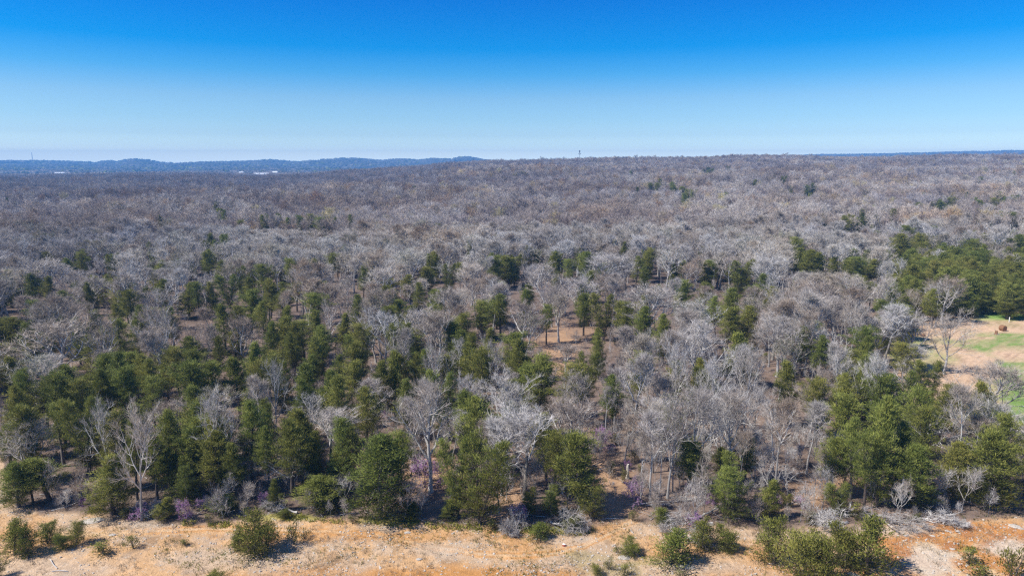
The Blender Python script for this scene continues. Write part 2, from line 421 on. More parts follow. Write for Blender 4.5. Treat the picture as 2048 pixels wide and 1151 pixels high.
def build_ground():
    ys = np.concatenate([[-150, -80, -30, 0, 25], np.arange(40, 84, 0.30), np.arange(84, 270, 1.6), np.geomspace(270, 6250, 150)])
    us = np.concatenate([np.linspace(-1.6, -0.86, 40)[:-1], np.linspace(-0.86, 0.86, 410), np.linspace(0.86, 1.6, 40)[1:]])
    Y, U = np.meshgrid(ys, us, indexing="ij")
    X = U * np.maximum(Y, 48.0)
    Z = height(X, Y)
    small = (fbm(X / 1.1, Y / 1.1, 3) - 0.5) * 0.16 + (vnoise(X / 0.45, Y / 0.45) - 0.5) * 0.06
    Z = Z + small * (1 - sstep(84, 110, Y)) * sstep(20, 40, Y)
    n, m = Y.shape
    V = np.stack([X, Y, Z], -1).reshape(-1, 3)
    i = np.arange(n * m).reshape(n, m)
    Fq = np.stack([i[:-1, :-1], i[:-1, 1:], i[1:, 1:], i[1:, :-1]], -1).reshape(-1, 4)
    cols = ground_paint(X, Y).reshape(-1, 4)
    mt, t, o = new_mat("bare_ground")
    b = t.nodes.new("ShaderNodeBsdfPrincipled"); b.inputs["Roughness"].default_value = 0.95; b.inputs["Specular IOR Level"].default_value = 0.1
    at = t.nodes.new("ShaderNodeAttribute"); at.attribute_name = "soil"
    geo = t.nodes.new("ShaderNodeNewGeometry")

    def noise(scale, det=4, rough=0.6):
        k = t.nodes.new("ShaderNodeTexNoise"); k.inputs["Scale"].default_value = scale; k.inputs["Detail"].default_value = det
        k.inputs["Roughness"].default_value = rough
        t.links.new(geo.outputs["Position"], k.inputs["Vector"]); return k
    n1, n2, n3 = noise(1.1, 6, 0.7), noise(6.0, 3), noise(0.25, 4)
    mr = t.nodes.new("ShaderNodeMapRange"); mr.inputs["From Min"].default_value = 0.3; mr.inputs["From Max"].default_value = 0.7
    mr.inputs["To Min"].default_value = 0.78; mr.inputs["To Max"].default_value = 1.2
    t.links.new(n1.outputs["Fac"], mr.inputs[0])
    mr2 = t.nodes.new("ShaderNodeMapRange"); mr2.inputs["From Min"].default_value = 0.3; mr2.inputs["From Max"].default_value = 0.7
    mr2.inputs["To Min"].default_value = 0.82; mr2.inputs["To Max"].default_value = 1.16
    t.links.new(n2.outputs["Fac"], mr2.inputs[0])
    mm = t.nodes.new("ShaderNodeMath"); mm.operation = 'MULTIPLY'
    t.links.new(mr.outputs[0], mm.inputs[0]); t.links.new(mr2.outputs[0], mm.inputs[1])
    mx = t.nodes.new("ShaderNodeMix"); mx.data_type = 'RGBA'; mx.blend_type = 'MULTIPLY'; mx.inputs["Factor"].default_value = 1
    t.links.new(at.outputs["Color"], mx.inputs["A"]); t.links.new(mm.outputs[0], mx.inputs["B"])
    # pale chips of stone in the open, stony soil
    vo = t.nodes.new("ShaderNodeTexVoronoi"); vo.inputs["Scale"].default_value = 3.2
    t.links.new(geo.outputs["Position"], vo.inputs["Vector"])
    vr = t.nodes.new("ShaderNodeSeparateXYZ"); t.links.new(vo.outputs["Color"], vr.inputs[0])
    gt = t.nodes.new("ShaderNodeMath"); gt.operation = 'GREATER_THAN'; gt.inputs[1].default_value = 0.80
    t.links.new(vr.outputs[0], gt.inputs[0])
    lt = t.nodes.new("ShaderNodeMath"); lt.operation = 'LESS_THAN'; lt.inputs[1].default_value = 0.42
    t.links.new(vo.outputs["Distance"], lt.inputs[0])
    m1 = t.nodes.new("ShaderNodeMath"); m1.operation = 'MULTIPLY'; t.links.new(gt.outputs[0], m1.inputs[0]); t.links.new(lt.outputs[0], m1.inputs[1])
    m2 = t.nodes.new("ShaderNodeMath"); m2.operation = 'MULTIPLY'; t.links.new(m1.outputs[0], m2.inputs[0]); t.links.new(at.outputs["Alpha"], m2.inputs[1])
    m3 = t.nodes.new("ShaderNodeMath"); m3.operation = 'MULTIPLY'; m3.inputs[1].default_value = 0.35; t.links.new(m2.outputs[0], m3.inputs[0])
    mx2 = t.nodes.new("ShaderNodeMix"); mx2.data_type = 'RGBA'; mx2.inputs["B"].default_value = (0.50, 0.44, 0.36, 1)
    t.links.new(m3.outputs[0], mx2.inputs["Factor"]); t.links.new(mx.outputs["Result"], mx2.inputs["A"])
    t.links.new(mx2.outputs["Result"], b.inputs["Base Color"])
    bp = t.nodes.new("ShaderNodeBump"); bp.inputs["Distance"].default_value = 0.12; bp.inputs["Strength"].default_value = 0.9
    t.links.new(n2.outputs["Fac"], bp.inputs["Height"]); t.links.new(bp.outputs[0], b.inputs["Normal"])
    t.links.new(b.outputs[0], o.inputs[0])
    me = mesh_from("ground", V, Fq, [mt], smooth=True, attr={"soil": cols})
    return tag(obj("ground", me), kind="structure")


build_ground()

# ---------------------------------------------------------------- wood and foliage makers
def frames(d):
    d = d / np.maximum(np.linalg.norm(d, axis=1, keepdims=True), 1e-9)
    a = np.where(np.abs(d[:, 2:3]) < 0.9, np.array([[0, 0, 1.0]]), np.array([[1.0, 0, 0]]))
    u = np.cross(d, a); u /= np.linalg.norm(u, axis=1, keepdims=True)
    return u, np.cross(d, u)


def tubes(segs, sides, rng):
    """segs (n,8): p0, p1, r0, r1. sides 2: a flat blade turned at random."""
    s = np.asarray(segs, dtype=float).reshape(-1, 8)
    if not len(s): return np.zeros((0, 3)), np.zeros((0, 4), int)
    p0, p1, r0, r1 = s[:, :3], s[:, 3:6], s[:, 6:7], s[:, 7:8]
    u, v = frames(p1 - p0)
    if sides == 2:
        a = rng.rand(len(s), 1) * math.pi
        w = u * np.cos(a) + v * np.sin(a)
        V = np.stack([p0 - w * r0, p0 + w * r0, p1 + w * r1, p1 - w * r1], 1).reshape(-1, 3)
        return V, np.arange(len(V)).reshape(-1, 4)
    ring = []
    for k in range(sides):
        a = 2 * math.pi * k / sides
        w = u * math.cos(a) + v * math.sin(a)
        ring.append(p0 + w * r0); ring.append(p1 + w * r1)
    V = np.stack(ring, 1).reshape(-1, 3)
    base = (np.arange(len(s)) * 2 * sides)[:, None]
    fs = []
    for k in range(sides):
        k2 = (k + 1) % sides
        fs.append(np.concatenate([base + 2 * k, base + 2 * k2, base + 2 * k2 + 1, base + 2 * k + 1], 1))
    return V, np.stack(fs, 1).reshape(-1, 4)


def norm(v):
    return v / max(np.linalg.norm(v), 1e-9)


def path(rng, p, d, L, n, r0, r1, wig, up):
    pts, dirs = [np.array(p, float)], []
    d = norm(np.array(d, float))
    for k in range(n):
        d = norm(d + rng.randn(3) * wig + np.array([0, 0, up]))
        pts.append(pts[-1] + d * L / n); dirs.append(d)
    rr = np.linspace(r0, r1, n + 1)
    return np.array(pts), np.array(dirs), rr


def add_path(lst, P, rr):
    for a, b, ra, rb in zip(P[:-1], P[1:], rr[:-1], rr[1:]):
        lst.append([*a, *b, ra, rb])


def side_dir(rng, d, ang, az=None):
    u, v = frames(d[None, :])
    az = rng.rand() * 2 * math.pi if az is None else az
    w = u[0] * math.cos(az) + v[0] * math.sin(az)
    return norm(d * math.cos(ang) + w * math.sin(ang))


def grow_bare(seed, H=13.0, fork=0.4, limbs=9, spread=0.75, gnarl=0.08, nb=(7, 6, 8), lean=(0, 0), leader=1.0, rtrunk=None, low_limb=None, twig_r=0.0085, up=0.15, limb_len=0.46):
    """A leafless tree: lists of thick wood, thin wood, twigs; z up, foot at the origin."""
    rng = rs(seed)
    rt = rtrunk or H * 0.0145
    trunk, thick, thin, twig = [], [], [], []
    P, D, R = path(rng, (0, 0, -0.3), (lean[0], lean[1], 1), H * 0.80 * leader, 9, rt, rt * 0.16, gnarl * 0.55, 0.03)
    R[0] = rt * 1.35
    add_path(trunk, P, R)
    T = len(P) - 1

    def at(P, R, D, t):
        k = min(int(t * (len(P) - 1)), len(P) - 2); f = t * (len(P) - 1) - k
        return P[k] * (1 - f) + P[k + 1] * f, R[k] * (1 - f) + R[k + 1] * f, D[k]
    az0 = rng.rand() * 6.28
    todo = [(fork + (0.97 - fork) * ((i + rng.rand() * 0.7) / limbs) ** 0.85, az0 + i * 2.4 + rng.randn() * 0.3, None) for i in range(limbs)]
    if low_limb: todo.append((low_limb[0], low_limb[1], low_limb[2]))
    for t, az, force in todo:
        p, r, d = at(P, R, D, t)
        u = (t - fork) / max(0.97 - fork, 0.1)
        ll = force or H * (limb_len - 0.24 * max(u, 0)) * (0.8 + 0.4 * rng.rand())
        w = np.array([math.cos(az), math.sin(az), 0])
        ang = spread * (1.05 - 0.45 * max(u, 0)) * (0.85 + 0.3 * rng.rand()) + (0.25 if force else 0)
        ld = norm(d * math.cos(ang) + w * math.sin(ang))
        P1, D1, R1 = path(rng, p, ld, ll, 7, min(r * 0.75, rt * 0.5), 0.022, gnarl * 1.3, up)
        add_path(thick, P1, R1)
        for j in range(nb[0]):
            t2 = 0.22 + 0.78 * (j + rng.rand()) / nb[0]
            p2, r2, d2 = at(P1, R1, D1, min(t2, 0.999))
            l2 = ll * 0.48 * (1.05 - 0.55 * t2) * (0.7 + 0.6 * rng.rand())
            P2, D2, R2 = path(rng, p2, side_dir(rng, d2, 0.55 + 0.5 * rng.rand()), l2, 4, min(r2 * 0.75, 0.05), 0.015, gnarl * 1.45, up * 0.9)
            add_path(thin, P2, R2)
            for k in range(nb[1]):
                t3 = 0.2 + 0.8 * (k + rng.rand()) / nb[1]
                p3, r3, d3 = at(P2, R2, D2, min(t3, 0.999))
                l3 = max(l2 * 0.5 * (1.1 - 0.5 * t3) * (0.7 + 0.6 * rng.rand()), 0.45)
                P3, D3, R3 = path(rng, p3, side_dir(rng, d3, 0.5 + 0.5 * rng.rand()), l3, 2, min(r3 * 0.8, 0.024), 0.010, gnarl * 1.6, up * 1.2)
                add_path(twig, P3, R3 * 1.1)
                for q in range(nb[2]):
                    t4 = (q + rng.rand()) / nb[2]
                    p4, r4, d4 = at(P3, R3, D3, min(t4, 0.999))
                    l4 = (0.32 + 0.5 * rng.rand())
                    d5 = norm(side_dir(rng, d4, 0.35 + 0.5 * rng.rand()) + np.array([0, 0, up * 1.5]))
                    twig.append([*p4, *(p4 + d5 * l4), twig_r, twig_r * 0.35])
    return trunk, thick, thin, twig


def join_parts(parts):
    """[(V, F)] -> one V, [F...]"""
    vs, fs, off = [], [], 0
    for V, Fc in parts:
        vs.append(V); fs.append(Fc + off); off += len(V)
    return np.concatenate(vs), fs


def bare_meshes(name, seed, budmix=0.0, fleck=0.07, wood="twigs", bark="bark", **kw):
    rng = rs(seed + 900)
    tr, th, tn, tw = grow_bare(seed, **kw)
    V, Fc = tubes(tr, 7, rng)
    trunk = mesh_from(name + "_trunk", V, Fc, [M[bark]], smooth=True)
    parts = [tubes(th, 5, rng), tubes(tn, 3, rng), tubes(tw, 2, rng)]
    mi = [np.full(len(p[1]), k, int) for k, p in zip((1, 1, 0), parts)]
    mats = [M[wood], M["limbs"]]
    if budmix:
        tws = np.array(tw); sel = tws[rng.rand(len(tws)) < budmix]
        pos = sel[:, :3] + (sel[:, 3:6] - sel[:, :3]) * rng.rand(len(sel), 1)
        parts.append(flecks(rng, pos, fleck, fleck * 0.7))
        mi.append(np.full(len(parts[-1][1]), 2, int))
        mats.append(M["bud" if fleck < 0.1 else "catkin"])
    V, fs = join_parts(parts)
    crown = mesh_from(name + "_crown", V, fs, mats, midx=np.concatenate(mi))
    return trunk, crown


def flecks(rng, pos, a, b):
    n = len(pos)
    d = rng.randn(n, 3); d /= np.linalg.norm(d, axis=1, keepdims=True)
    u, v = frames(d)
    V = np.stack([pos - d * a, pos + u * b, pos + d * a, pos - u * b], 1).reshape(-1, 3)
    return V, np.arange(len(V)).reshape(-1, 4)


def grow_conifer(seed, H=9.0, Wd=4.0, bare=0.08, nbr=110, per=6, sprigs=22, shape="ovate", sl=0.30, sw=0.046, ragged=0.3, lean=0.0, stems=1, gap=0.0):
    rng = rs(seed)
    wood, sp, tone = [], [], []
    trunk = []
    for s_ in range(stems):
        az_s = rng.rand() * 6.28
        lx = lean + (0.28 * math.cos(az_s) if stems > 1 else 0); ly = 0.28 * math.sin(az_s) if stems > 1 else 0
        Hs = H * (1 if s_ == 0 else 0.7 + 0.25 * rng.rand())
        P, D, R = path(rng, (0, 0, -0.2), (lx, ly, 1), Hs, 10, 0.020 * H / (stems ** 0.5) + 0.02, 0.015, 0.035, 0.02)
        add_path(trunk, P, R)
        n_here = nbr // stems
        holes = [(rng.rand(), rng.rand() * 6.28) for _ in range(5)]
        for i in range(n_here):
            u = ((i + rng.rand()) / n_here) ** 0.92
            hn = bare + (1 - bare) * u
            az = i * 2.39996 + rng.randn() * 0.4
            if shape == "cone": prof = (1 - u) ** 0.8 * (0.82 + 0.18 * min(u / 0.12, 1)) + 0.05
            elif shape == "ovate": prof = (0.62 + 0.38 * math.sin(min(u / 0.4, 1) * math.pi / 2)) * (1 - max(u - 0.35, 0) / 0.65) ** 0.62 + 0.05
            elif shape == "column": prof = (0.75 + 0.25 * min(u / 0.3, 1)) * (1 - max(u - 0.6, 0) / 0.4) ** 0.6 + 0.06
            else: prof = (0.45 + 0.55 * math.sin(min(u / 0.55, 1) * math.pi / 2)) * (1 - max(u - 0.55, 0) / 0.45) ** 0.5 + 0.06   # flat-topped
            lobe = 1 + ragged * (vnoise(az * 1.1 + seed, hn * 5.0) - 0.5) * 2
            L = Wd / 2 * prof * lobe * (0.72 + 0.4 * rng.rand())
            if any(abs(hn - (bare + (1 - bare) * a)) < 0.07 and abs(((az - b + math.pi) % (2 * math.pi)) - math.pi) < 0.7 for a, b in holes):
                L *= 0.45 if rng.rand() > gap else 0.15
            L = max(L, 0.25)
            k = min(int(hn * 10), 9); f = hn * 10 - k
            p = P[k] * (1 - f) + P[k + 1] * f
            el = 0.12 + 0.75 * u + rng.randn() * 0.12
            d = np.array([math.cos(az) * math.cos(el), math.sin(az) * math.cos(el), math.sin(el)])
            P1, D1, R1 = path(rng, p, d, L, 3, 0.012 + 0.008 * L, 0.008, 0.12, 0.10)
            add_path(wood, P1, R1)
            m = max(2, int(per * min(1.0, 0.35 + L / (Wd / 2) * 0.75)))
            for j in range(m):
                t = 0.28 + 0.72 * (j + rng.rand()) / m
                kk = min(int(t * 3), 2); ff = t * 3 - kk
                c = P1[kk] * (1 - ff) + P1[kk + 1] * ff
                c = c + rng.randn(3) * np.array([0.20, 0.20, 0.12]) * min(1, L)
                tn = 0.5 + 0.30 * rng.randn()
                for q in range(sprigs):
                    b = c + rng.randn(3) * np.array([0.17, 0.17, 0.11])
                    dd = norm(D1[kk] * 0.8 + rng.randn(3) * 0.45 + np.array([0, 0, 0.55]))
                    l = sl * (0.6 + 0.8 * rng.rand())
                    sp.append([*b, *dd, l, sw * (0.7 + 0.6 * rng.rand())]); tone.append(tn + 0.12 * rng.randn())
    return trunk, wood, np.array(sp), np.array(tone)


def sprig_mesh(sp, rng):
    b, d, l, w = sp[:, :3], sp[:, 3:6], sp[:, 6:7], sp[:, 7:8]
    u, v = frames(d)
    a = rng.rand(len(sp), 1) * 6.28
    s = u * np.cos(a) + v * np.sin(a)
    V = np.stack([b, b + d * l * 0.45 + s * w * 0.5, b + d * l, b + d * l * 0.4 - s * w * 0.5], 1).reshape(-1, 3)
    return V, np.arange(len(V)).reshape(-1, 4)


def conifer_meshes(name, seed, leaf="cedar", **kw):
    rng = rs(seed + 77)
    tr, wd, sp, tone = grow_conifer(seed, **kw)
    V, Fc = tubes(tr, 6, rng)
    trunk = mesh_from(name + "_trunk", V, Fc, [M["cedarbark"]], smooth=True)
    a, b = sprig_mesh(sp, rng), tubes(wd, 3, rng)
    V, fs = join_parts([a, b])
    tn = np.concatenate([np.repeat(np.clip(tone, 0, 1), 4), np.zeros(len(b[0]))])
    mi = np.concatenate([np.zeros(len(a[1]), int), np.ones(len(b[1]), int)])
    crown = mesh_from(name + "_crown", V, fs, [M[leaf], M["cedarbark"]], midx=mi, attr={"tone": tn})
    return trunk, crown


# prototypes: (trunk mesh, crown mesh, height, width)
def bbox_wh(me):
    co = np.empty(len(me.vertices) * 3, dtype=np.float32); me.vertices.foreach_get("co", co); co = co.reshape(-1, 3)
    w = np.percentile(np.abs(co[:, 0]), 97) + np.percentile(np.abs(co[:, 1]), 97)
    return float(w), float(np.percentile(co[:, 2], 99.7))


def proto(tc_):
    w, h = bbox_wh(tc_[1])
    return dict(t=tc_[0], c=tc_[1], w=w, h=h)


BARE = {
    "round": [proto(bare_meshes("round", 11, fork=0.36, limbs=12, spread=0.68, nb=(8, 7, 7))), proto(bare_meshes("round2", 12, fork=0.44, limbs=11, spread=0.70, gnarl=0.09, nb=(8, 7, 7))),
              proto(bare_meshes("round3", 13, fork=0.36, limbs=12, spread=0.78, gnarl=0.08, nb=(8, 7, 7)))],
    "vase": [proto(bare_meshes("vase", 21, fork=0.30, limbs=9, spread=0.65, leader=0.85, limb_len=0.60, nb=(8, 7, 7))), proto(bare_meshes("vase2", 22, fork=0.38, limbs=9, spread=0.72, limb_len=0.52, nb=(8, 7, 7)))],
    "slim": [proto(bare_meshes("slim", 31, fork=0.50, limbs=9, spread=0.6, limb_len=0.30, nb=(7, 6, 8), rtrunk=0.13)), proto(bare_meshes("slim2", 32, fork=0.45, limbs=10, spread=0.7, limb_len=0.28, nb=(7, 6, 8), rtrunk=0.12, gnarl=0.13)),
             proto(bare_meshes("slim3", 33, fork=0.55, limbs=8, spread=0.75, limb_len=0.30, nb=(7, 6, 8), rtrunk=0.12))],
    "budding": [proto(bare_meshes("budding", 41, fork=0.38, limbs=9, spread=0.8, budmix=0.35)), proto(bare_meshes("budding2", 42, fork=0.42, limbs=9, spread=0.65, budmix=0.5))],
    "yellow": [proto(bare_meshes("yellowbud", 45, fork=0.38, limbs=9, spread=0.8, budmix=1.0, fleck=0.20))],
    "gnarled": [proto(bare_meshes("gnarled", 51, H=11, fork=0.32, limbs=9, spread=0.95, gnarl=0.16, nb=(6, 5, 5), wood="deadwood", bark="deadwood"))],
    "spreading": [proto(bare_meshes("spreading", 61, H=13.5, fork=0.40, limbs=11, spread=0.95, gnarl=0.12, nb=(8, 6, 7), rtrunk=0.26, low_limb=(0.36, 2.9, 7.2)))],
}
SAPL = [proto(bare_meshes("sapling", 71, H=5, fork=0.25, limbs=8, spread=0.7, nb=(4, 4, 4), rtrunk=0.05, twig_r=0.010)), proto(bare_meshes("sapling2", 72, H=6, fork=0.35, limbs=8, spread=0.6, nb=(4, 4, 4), rtrunk=0.06, gnarl=0.16, twig_r=0.010)),
        proto(bare_meshes("sapling3", 73, H=3.5, fork=0.12, limbs=10, spread=0.9, nb=(4, 4, 4), rtrunk=0.04, gnarl=0.16, twig_r=0.010))]
CED = {
    "full": [proto(conifer_meshes("cedar_full", 101, H=9, Wd=4.6, shape="ovate", nbr=150)), proto(conifer_meshes("cedar_full2", 102, H=9, Wd=4.4, shape="cone", nbr=150, ragged=0.4)),
             proto(conifer_meshes("cedar_full3", 103, H=9, Wd=5.0, shape="ovate", nbr=160, ragged=0.5, stems=2))],
    "column": [proto(conifer_meshes("cedar_column", 111, H=9, Wd=2.6, shape="column", nbr=110))],
    "tall": [proto(conifer_meshes("cedar_tall", 121, H=10, Wd=4.2, bare=0.32, shape="ovate", nbr=105)), proto(conifer_meshes("cedar_tall2", 122, H=10, Wd=3.8, bare=0.26, shape="ovate", nbr=110, ragged=0.7)),
             proto(conifer_meshes("cedar_tall3", 123, H=10, Wd=4.6, bare=0.38, shape="flat", nbr=95, ragged=0.6, gap=0.6)), proto(conifer_meshes("cedar_tall4", 124, H=10, Wd=3.6, bare=0.22, shape="flat", nbr=110, ragged=0.65))],
}
YOUNG = [proto(conifer_meshes("young", 131, leaf="young", H=4, Wd=3.4, bare=0.05, shape="ovate", nbr=80, per=6, sprigs=16, sl=0.20, sw=0.052, stems=3, ragged=0.5)),
         proto(conifer_meshes("young2", 132, leaf="young", H=4, Wd=3.0, bare=0.06, shape="cone", nbr=80, per=5, sprigs=16, sl=0.20, sw=0.052, ragged=0.5)),
         proto(conifer_meshes("young3", 133, leaf="young", H=4, Wd=3.6, bare=0.03, shape="ovate", nbr=95, per=6, sprigs=17, sl=0.20, sw=0.052, stems=2, ragged=0.4))]
SPARSE = [proto(conifer_meshes("sparse", 141, leaf="young", H=2.2, Wd=2.0, bare=0.15, shape="ovate", nbr=34, per=4, sprigs=7, sl=0.18, sw=0.06, stems=3, ragged=0.6)),
          proto(conifer_meshes("sparse2", 142, leaf="young", H=2.2, Wd=1.8, bare=0.1, shape="cone", nbr=36, per=4, sprigs=8, sl=0.18, sw=0.06, ragged=0.6))]


def redbud_meshes(name, seed, dens=0.5):
    rng = rs(seed + 5)
    tr, th, tn, tw = grow_bare(seed, H=4.2, fork=0.12, limbs=9, spread=0.95, nb=(5, 4, 4), rtrunk=0.05, gnarl=0.18, twig_r=0.009, up=0.03, limb_len=0.62)
    V, Fc = tubes(tr, 5, rng); trunk = mesh_from(name + "_trunk", V, Fc, [M["cedarbark"]])
    V, fs = join_parts([tubes(th, 4, rng), tubes(tn, 3, rng), tubes(tw, 2, rng)])
    branches = mesh_from(name + "_branches", V, fs, [M["twigs"]])
    a = np.array(tn + tw); a = a[rng.rand(len(a)) < dens]
    reps = 5
    t = rng.rand(len(a) * reps, 1)
    pos = np.repeat(a[:, :3], reps, 0) * (1 - t) + np.repeat(a[:, 3:6], reps, 0) * t + rng.randn(len(a) * reps, 3) * 0.03
    V, Fc = flecks(rng, pos, 0.062, 0.048)
    blossom = mesh_from(name + "_blossom", V, Fc, [M["blossom"]], attr={"tone": np.repeat(np.clip(0.5 + 0.25 * rng.randn(len(pos)), 0, 1), 4)})
    w, h = bbox_wh(branches)
    return dict(t=trunk, c=branches, b=blossom, w=w, h=h)


RED = [redbud_meshes("redbud", 201, 0.6), redbud_meshes("redbud2", 202, 0.35)]


def lod(tc_, name):
    V = []
    return tc_


# coarse trees for far distances
def far_bare(name, seed, mat="farcrown"):
    rng = rs(seed)
    tr, th, tn, tw = grow_bare(seed, H=13, fork=0.38, limbs=10, spread=0.80, nb=(6, 5, 4), twig_r=0.017)
    tw = np.array(tw); tw[:, 6:8] *= 1.15; tw[:, 3:6] += (tw[:, 3:6] - tw[:, :3]) * 0.5
    tn = np.array(tn); tn[:, 6:8] *= 1.2
    V, fs = join_parts([tubes(tr, 4, rng), tubes(th, 3, rng), tubes(tn, 2, rng), tubes(tw, 2, rng)])
    return mesh_from(name, V, fs, [M[mat]])


def far_conifer(name, seed, **kw):
    rng = rs(seed)
    tr, wd, sp, tone = grow_conifer(seed, H=9, nbr=70, per=3, sprigs=4, sl=0.75, sw=0.36, **kw)
    a, b = sprig_mesh(sp, rng), tubes(tr, 4, rng)
    V, fs = join_parts([a, b])
    mi = np.concatenate([np.zeros(len(a[1]), int), np.ones(len(b[1]), int)])
    return mesh_from(name, V, fs, [M["cedar"], M["cedarbark"]], midx=mi, attr={"tone": np.concatenate([np.repeat(np.clip(tone, 0, 1), 4), np.zeros(len(b[0]))])})


def instancer(name, protos, pts, rots, scls, idx):
    """ONE object of kind stuff that sets copies of a few meshes on points."""
    coll = bpy.data.collections.new(name + "_kinds")
    for k, me in enumerate(protos):
        if isinstance(me, dict):      # trunk and crown of one prototype joined
            a, b = me["t"], me["c"]
            me = join_mesh(name + "_%d" % k, [a, b])
        po = bpy.data.objects.new("%s_kind_%02d" % (name, k), me)
        coll.objects.link(po)
    me = bpy.data.meshes.new(name)
    me.vertices.add(len(pts)); me.vertices.foreach_set("co", np.asarray(pts, dtype=np.float32).ravel())
    a = me.attributes.new("rot", 'FLOAT_VECTOR', 'POINT'); a.data.foreach_set("vector", np.asarray(rots, dtype=np.float32).ravel())
    a = me.attributes.new("scl", 'FLOAT_VECTOR', 'POINT'); a.data.foreach_set("vector", np.asarray(scls, dtype=np.float32).ravel())
    a = me.attributes.new("idx", 'INT', 'POINT'); a.data.foreach_set("value", np.asarray(idx, dtype=np.int32))
    o = obj(name, me); o["kind"] = "stuff"
    g = bpy.data.node_groups.new(name, 'GeometryNodeTree')
    g.interface.new_socket("Geometry", in_out='INPUT', socket_type='NodeSocketGeometry')
    g.interface.new_socket("Geometry", in_out='OUTPUT', socket_type='NodeSocketGeometry')
    gi, go = g.nodes.new("NodeGroupInput"), g.nodes.new("NodeGroupOutput")
    ip = g.nodes.new("GeometryNodeInstanceOnPoints")
    ci = g.nodes.new("GeometryNodeCollectionInfo"); ci.inputs["Collection"].default_value = coll
    ci.inputs["Separate Children"].default_value = True; ci.inputs["Reset Children"].default_value = True

    def na(n, ty):
        k = g.nodes.new("GeometryNodeInputNamedAttribute"); k.data_type = ty; k.inputs["Name"].default_value = n
        return [q for q in k.outputs if q.enabled and q.name == "Attribute"][0]
    L = g.links.new
    L(gi.outputs[0], ip.inputs["Points"]); L(ci.outputs[0], ip.inputs["Instance"])
    ip.inputs["Pick Instance"].default_value = True
    L(na("idx", 'INT'), ip.inputs["Instance Index"])
    L(na("rot", 'FLOAT_VECTOR'), ip.inputs["Rotation"])
    L(na("scl", 'FLOAT_VECTOR'), ip.inputs["Scale"])
    L(ip.outputs[0], go.inputs[0])
    md = o.modifiers.new("copies", 'NODES'); md.node_group = g
    return o


def join_mesh(name, mes):
    import bmesh
    mats, V, Fs, mi, tone, off = [], [], [], [], [], 0
    for me in mes:
        n = len(me.vertices)
        co = np.empty(n * 3, dtype=np.float32); me.vertices.foreach_get("co", co)
        lv = np.empty(len(me.loops), dtype=np.int32); me.loops.foreach_get("vertex_index", lv)
        m_ = np.empty(len(me.polygons), dtype=np.int32); me.polygons.foreach_get("material_index", m_)
        V.append(co.reshape(-1, 3)); Fs.append(lv.reshape(-1, 4) + off); mi.append(m_ + len(mats))
        mats += list(me.materials)
        if "tone" in me.attributes:
            tt = np.empty(n, dtype=np.float32); me.attributes["tone"].data.foreach_get("value", tt)
        else: tt = np.zeros(n, dtype=np.float32)
        tone.append(tt); off += n
    return mesh_from(name, np.concatenate(V), Fs, mats, midx=np.concatenate(mi), attr={"tone": np.concatenate(tone)})


# ---------------------------------------------------------------- where everything stands
# evergreens that the photograph shows with their foot: x, foot, top, width (measured on the photograph), look
FRONT = [
    (38, 1016, 922, 62, "full"), (100, 1003, 912, 76, "tall"), (66, 1006, 918, 40, "tall"), (228, 1028, 905, 76, "full"), (275, 1000, 842, 50, "tall"), (315, 1002, 866, 56, "tall"), (330, 1036, 993, 38, "full"),
    (378, 988, 858, 58, "tall"), (430, 1000, 862, 72, "tall"), (382, 1012, 922, 54, "full"), (455, 998, 928, 42, "tall"), (540, 985, 850, 46, "tall"), (585, 992, 836, 76, "tall"), (623, 982, 862, 40, "column"),
    (672, 988, 903, 48, "tall"), (692, 990, 838, 50, "tall"), (648, 1018, 955, 84, "full"), (548, 1024, 955, 22, "column"), (450, 1026, 990, 52, "full"),
    (760, 1038, 876, 118, "full"), (806, 1002, 862, 46, "tall"), (958, 1048, 872, 106, "full"), (916, 1030, 872, 58, "full"), (820, 1040, 1002, 34, "full"), (896, 1040, 1000, 32, "full"),
    (1107, 1008, 857, 62, "tall"), (1160, 1018, 860, 84, "tall"), (1058, 1032, 975, 36, "full"), (1100, 1032, 972, 44, "full"), (1182, 1036, 966, 54, "full"), (1378, 976, 876, 66, "tall"),
    (1462, 1036, 922, 84, "full"), (1490, 965, 870, 38, "tall"), (1440, 962, 890, 32, "tall"), (1535, 1036, 955, 42, "full"), (1572, 1016, 984, 24, "full"), (1662, 988, 868, 56, "tall"), (1752, 1012, 798, 74, "full"), (1786, 998, 842, 56, "tall"), (1726, 1020, 860, 56, "tall"),
    (1700, 1000, 835, 52, "tall"), (1672, 1032, 962, 46, "full"), (1828, 1018, 888, 76, "full"), (1905, 1004, 886, 62, "full"), (1975, 1014, 868, 100, "full"), (2002, 985, 828, 52, "tall"), (2048, 990, 868, 46, "tall"),
    (705, 985, 850, 44, "tall"), (350, 1000, 900, 40, "tall"), (20, 940, 850, 50, "tall"), (480, 1000, 880, 46, "tall"),
]
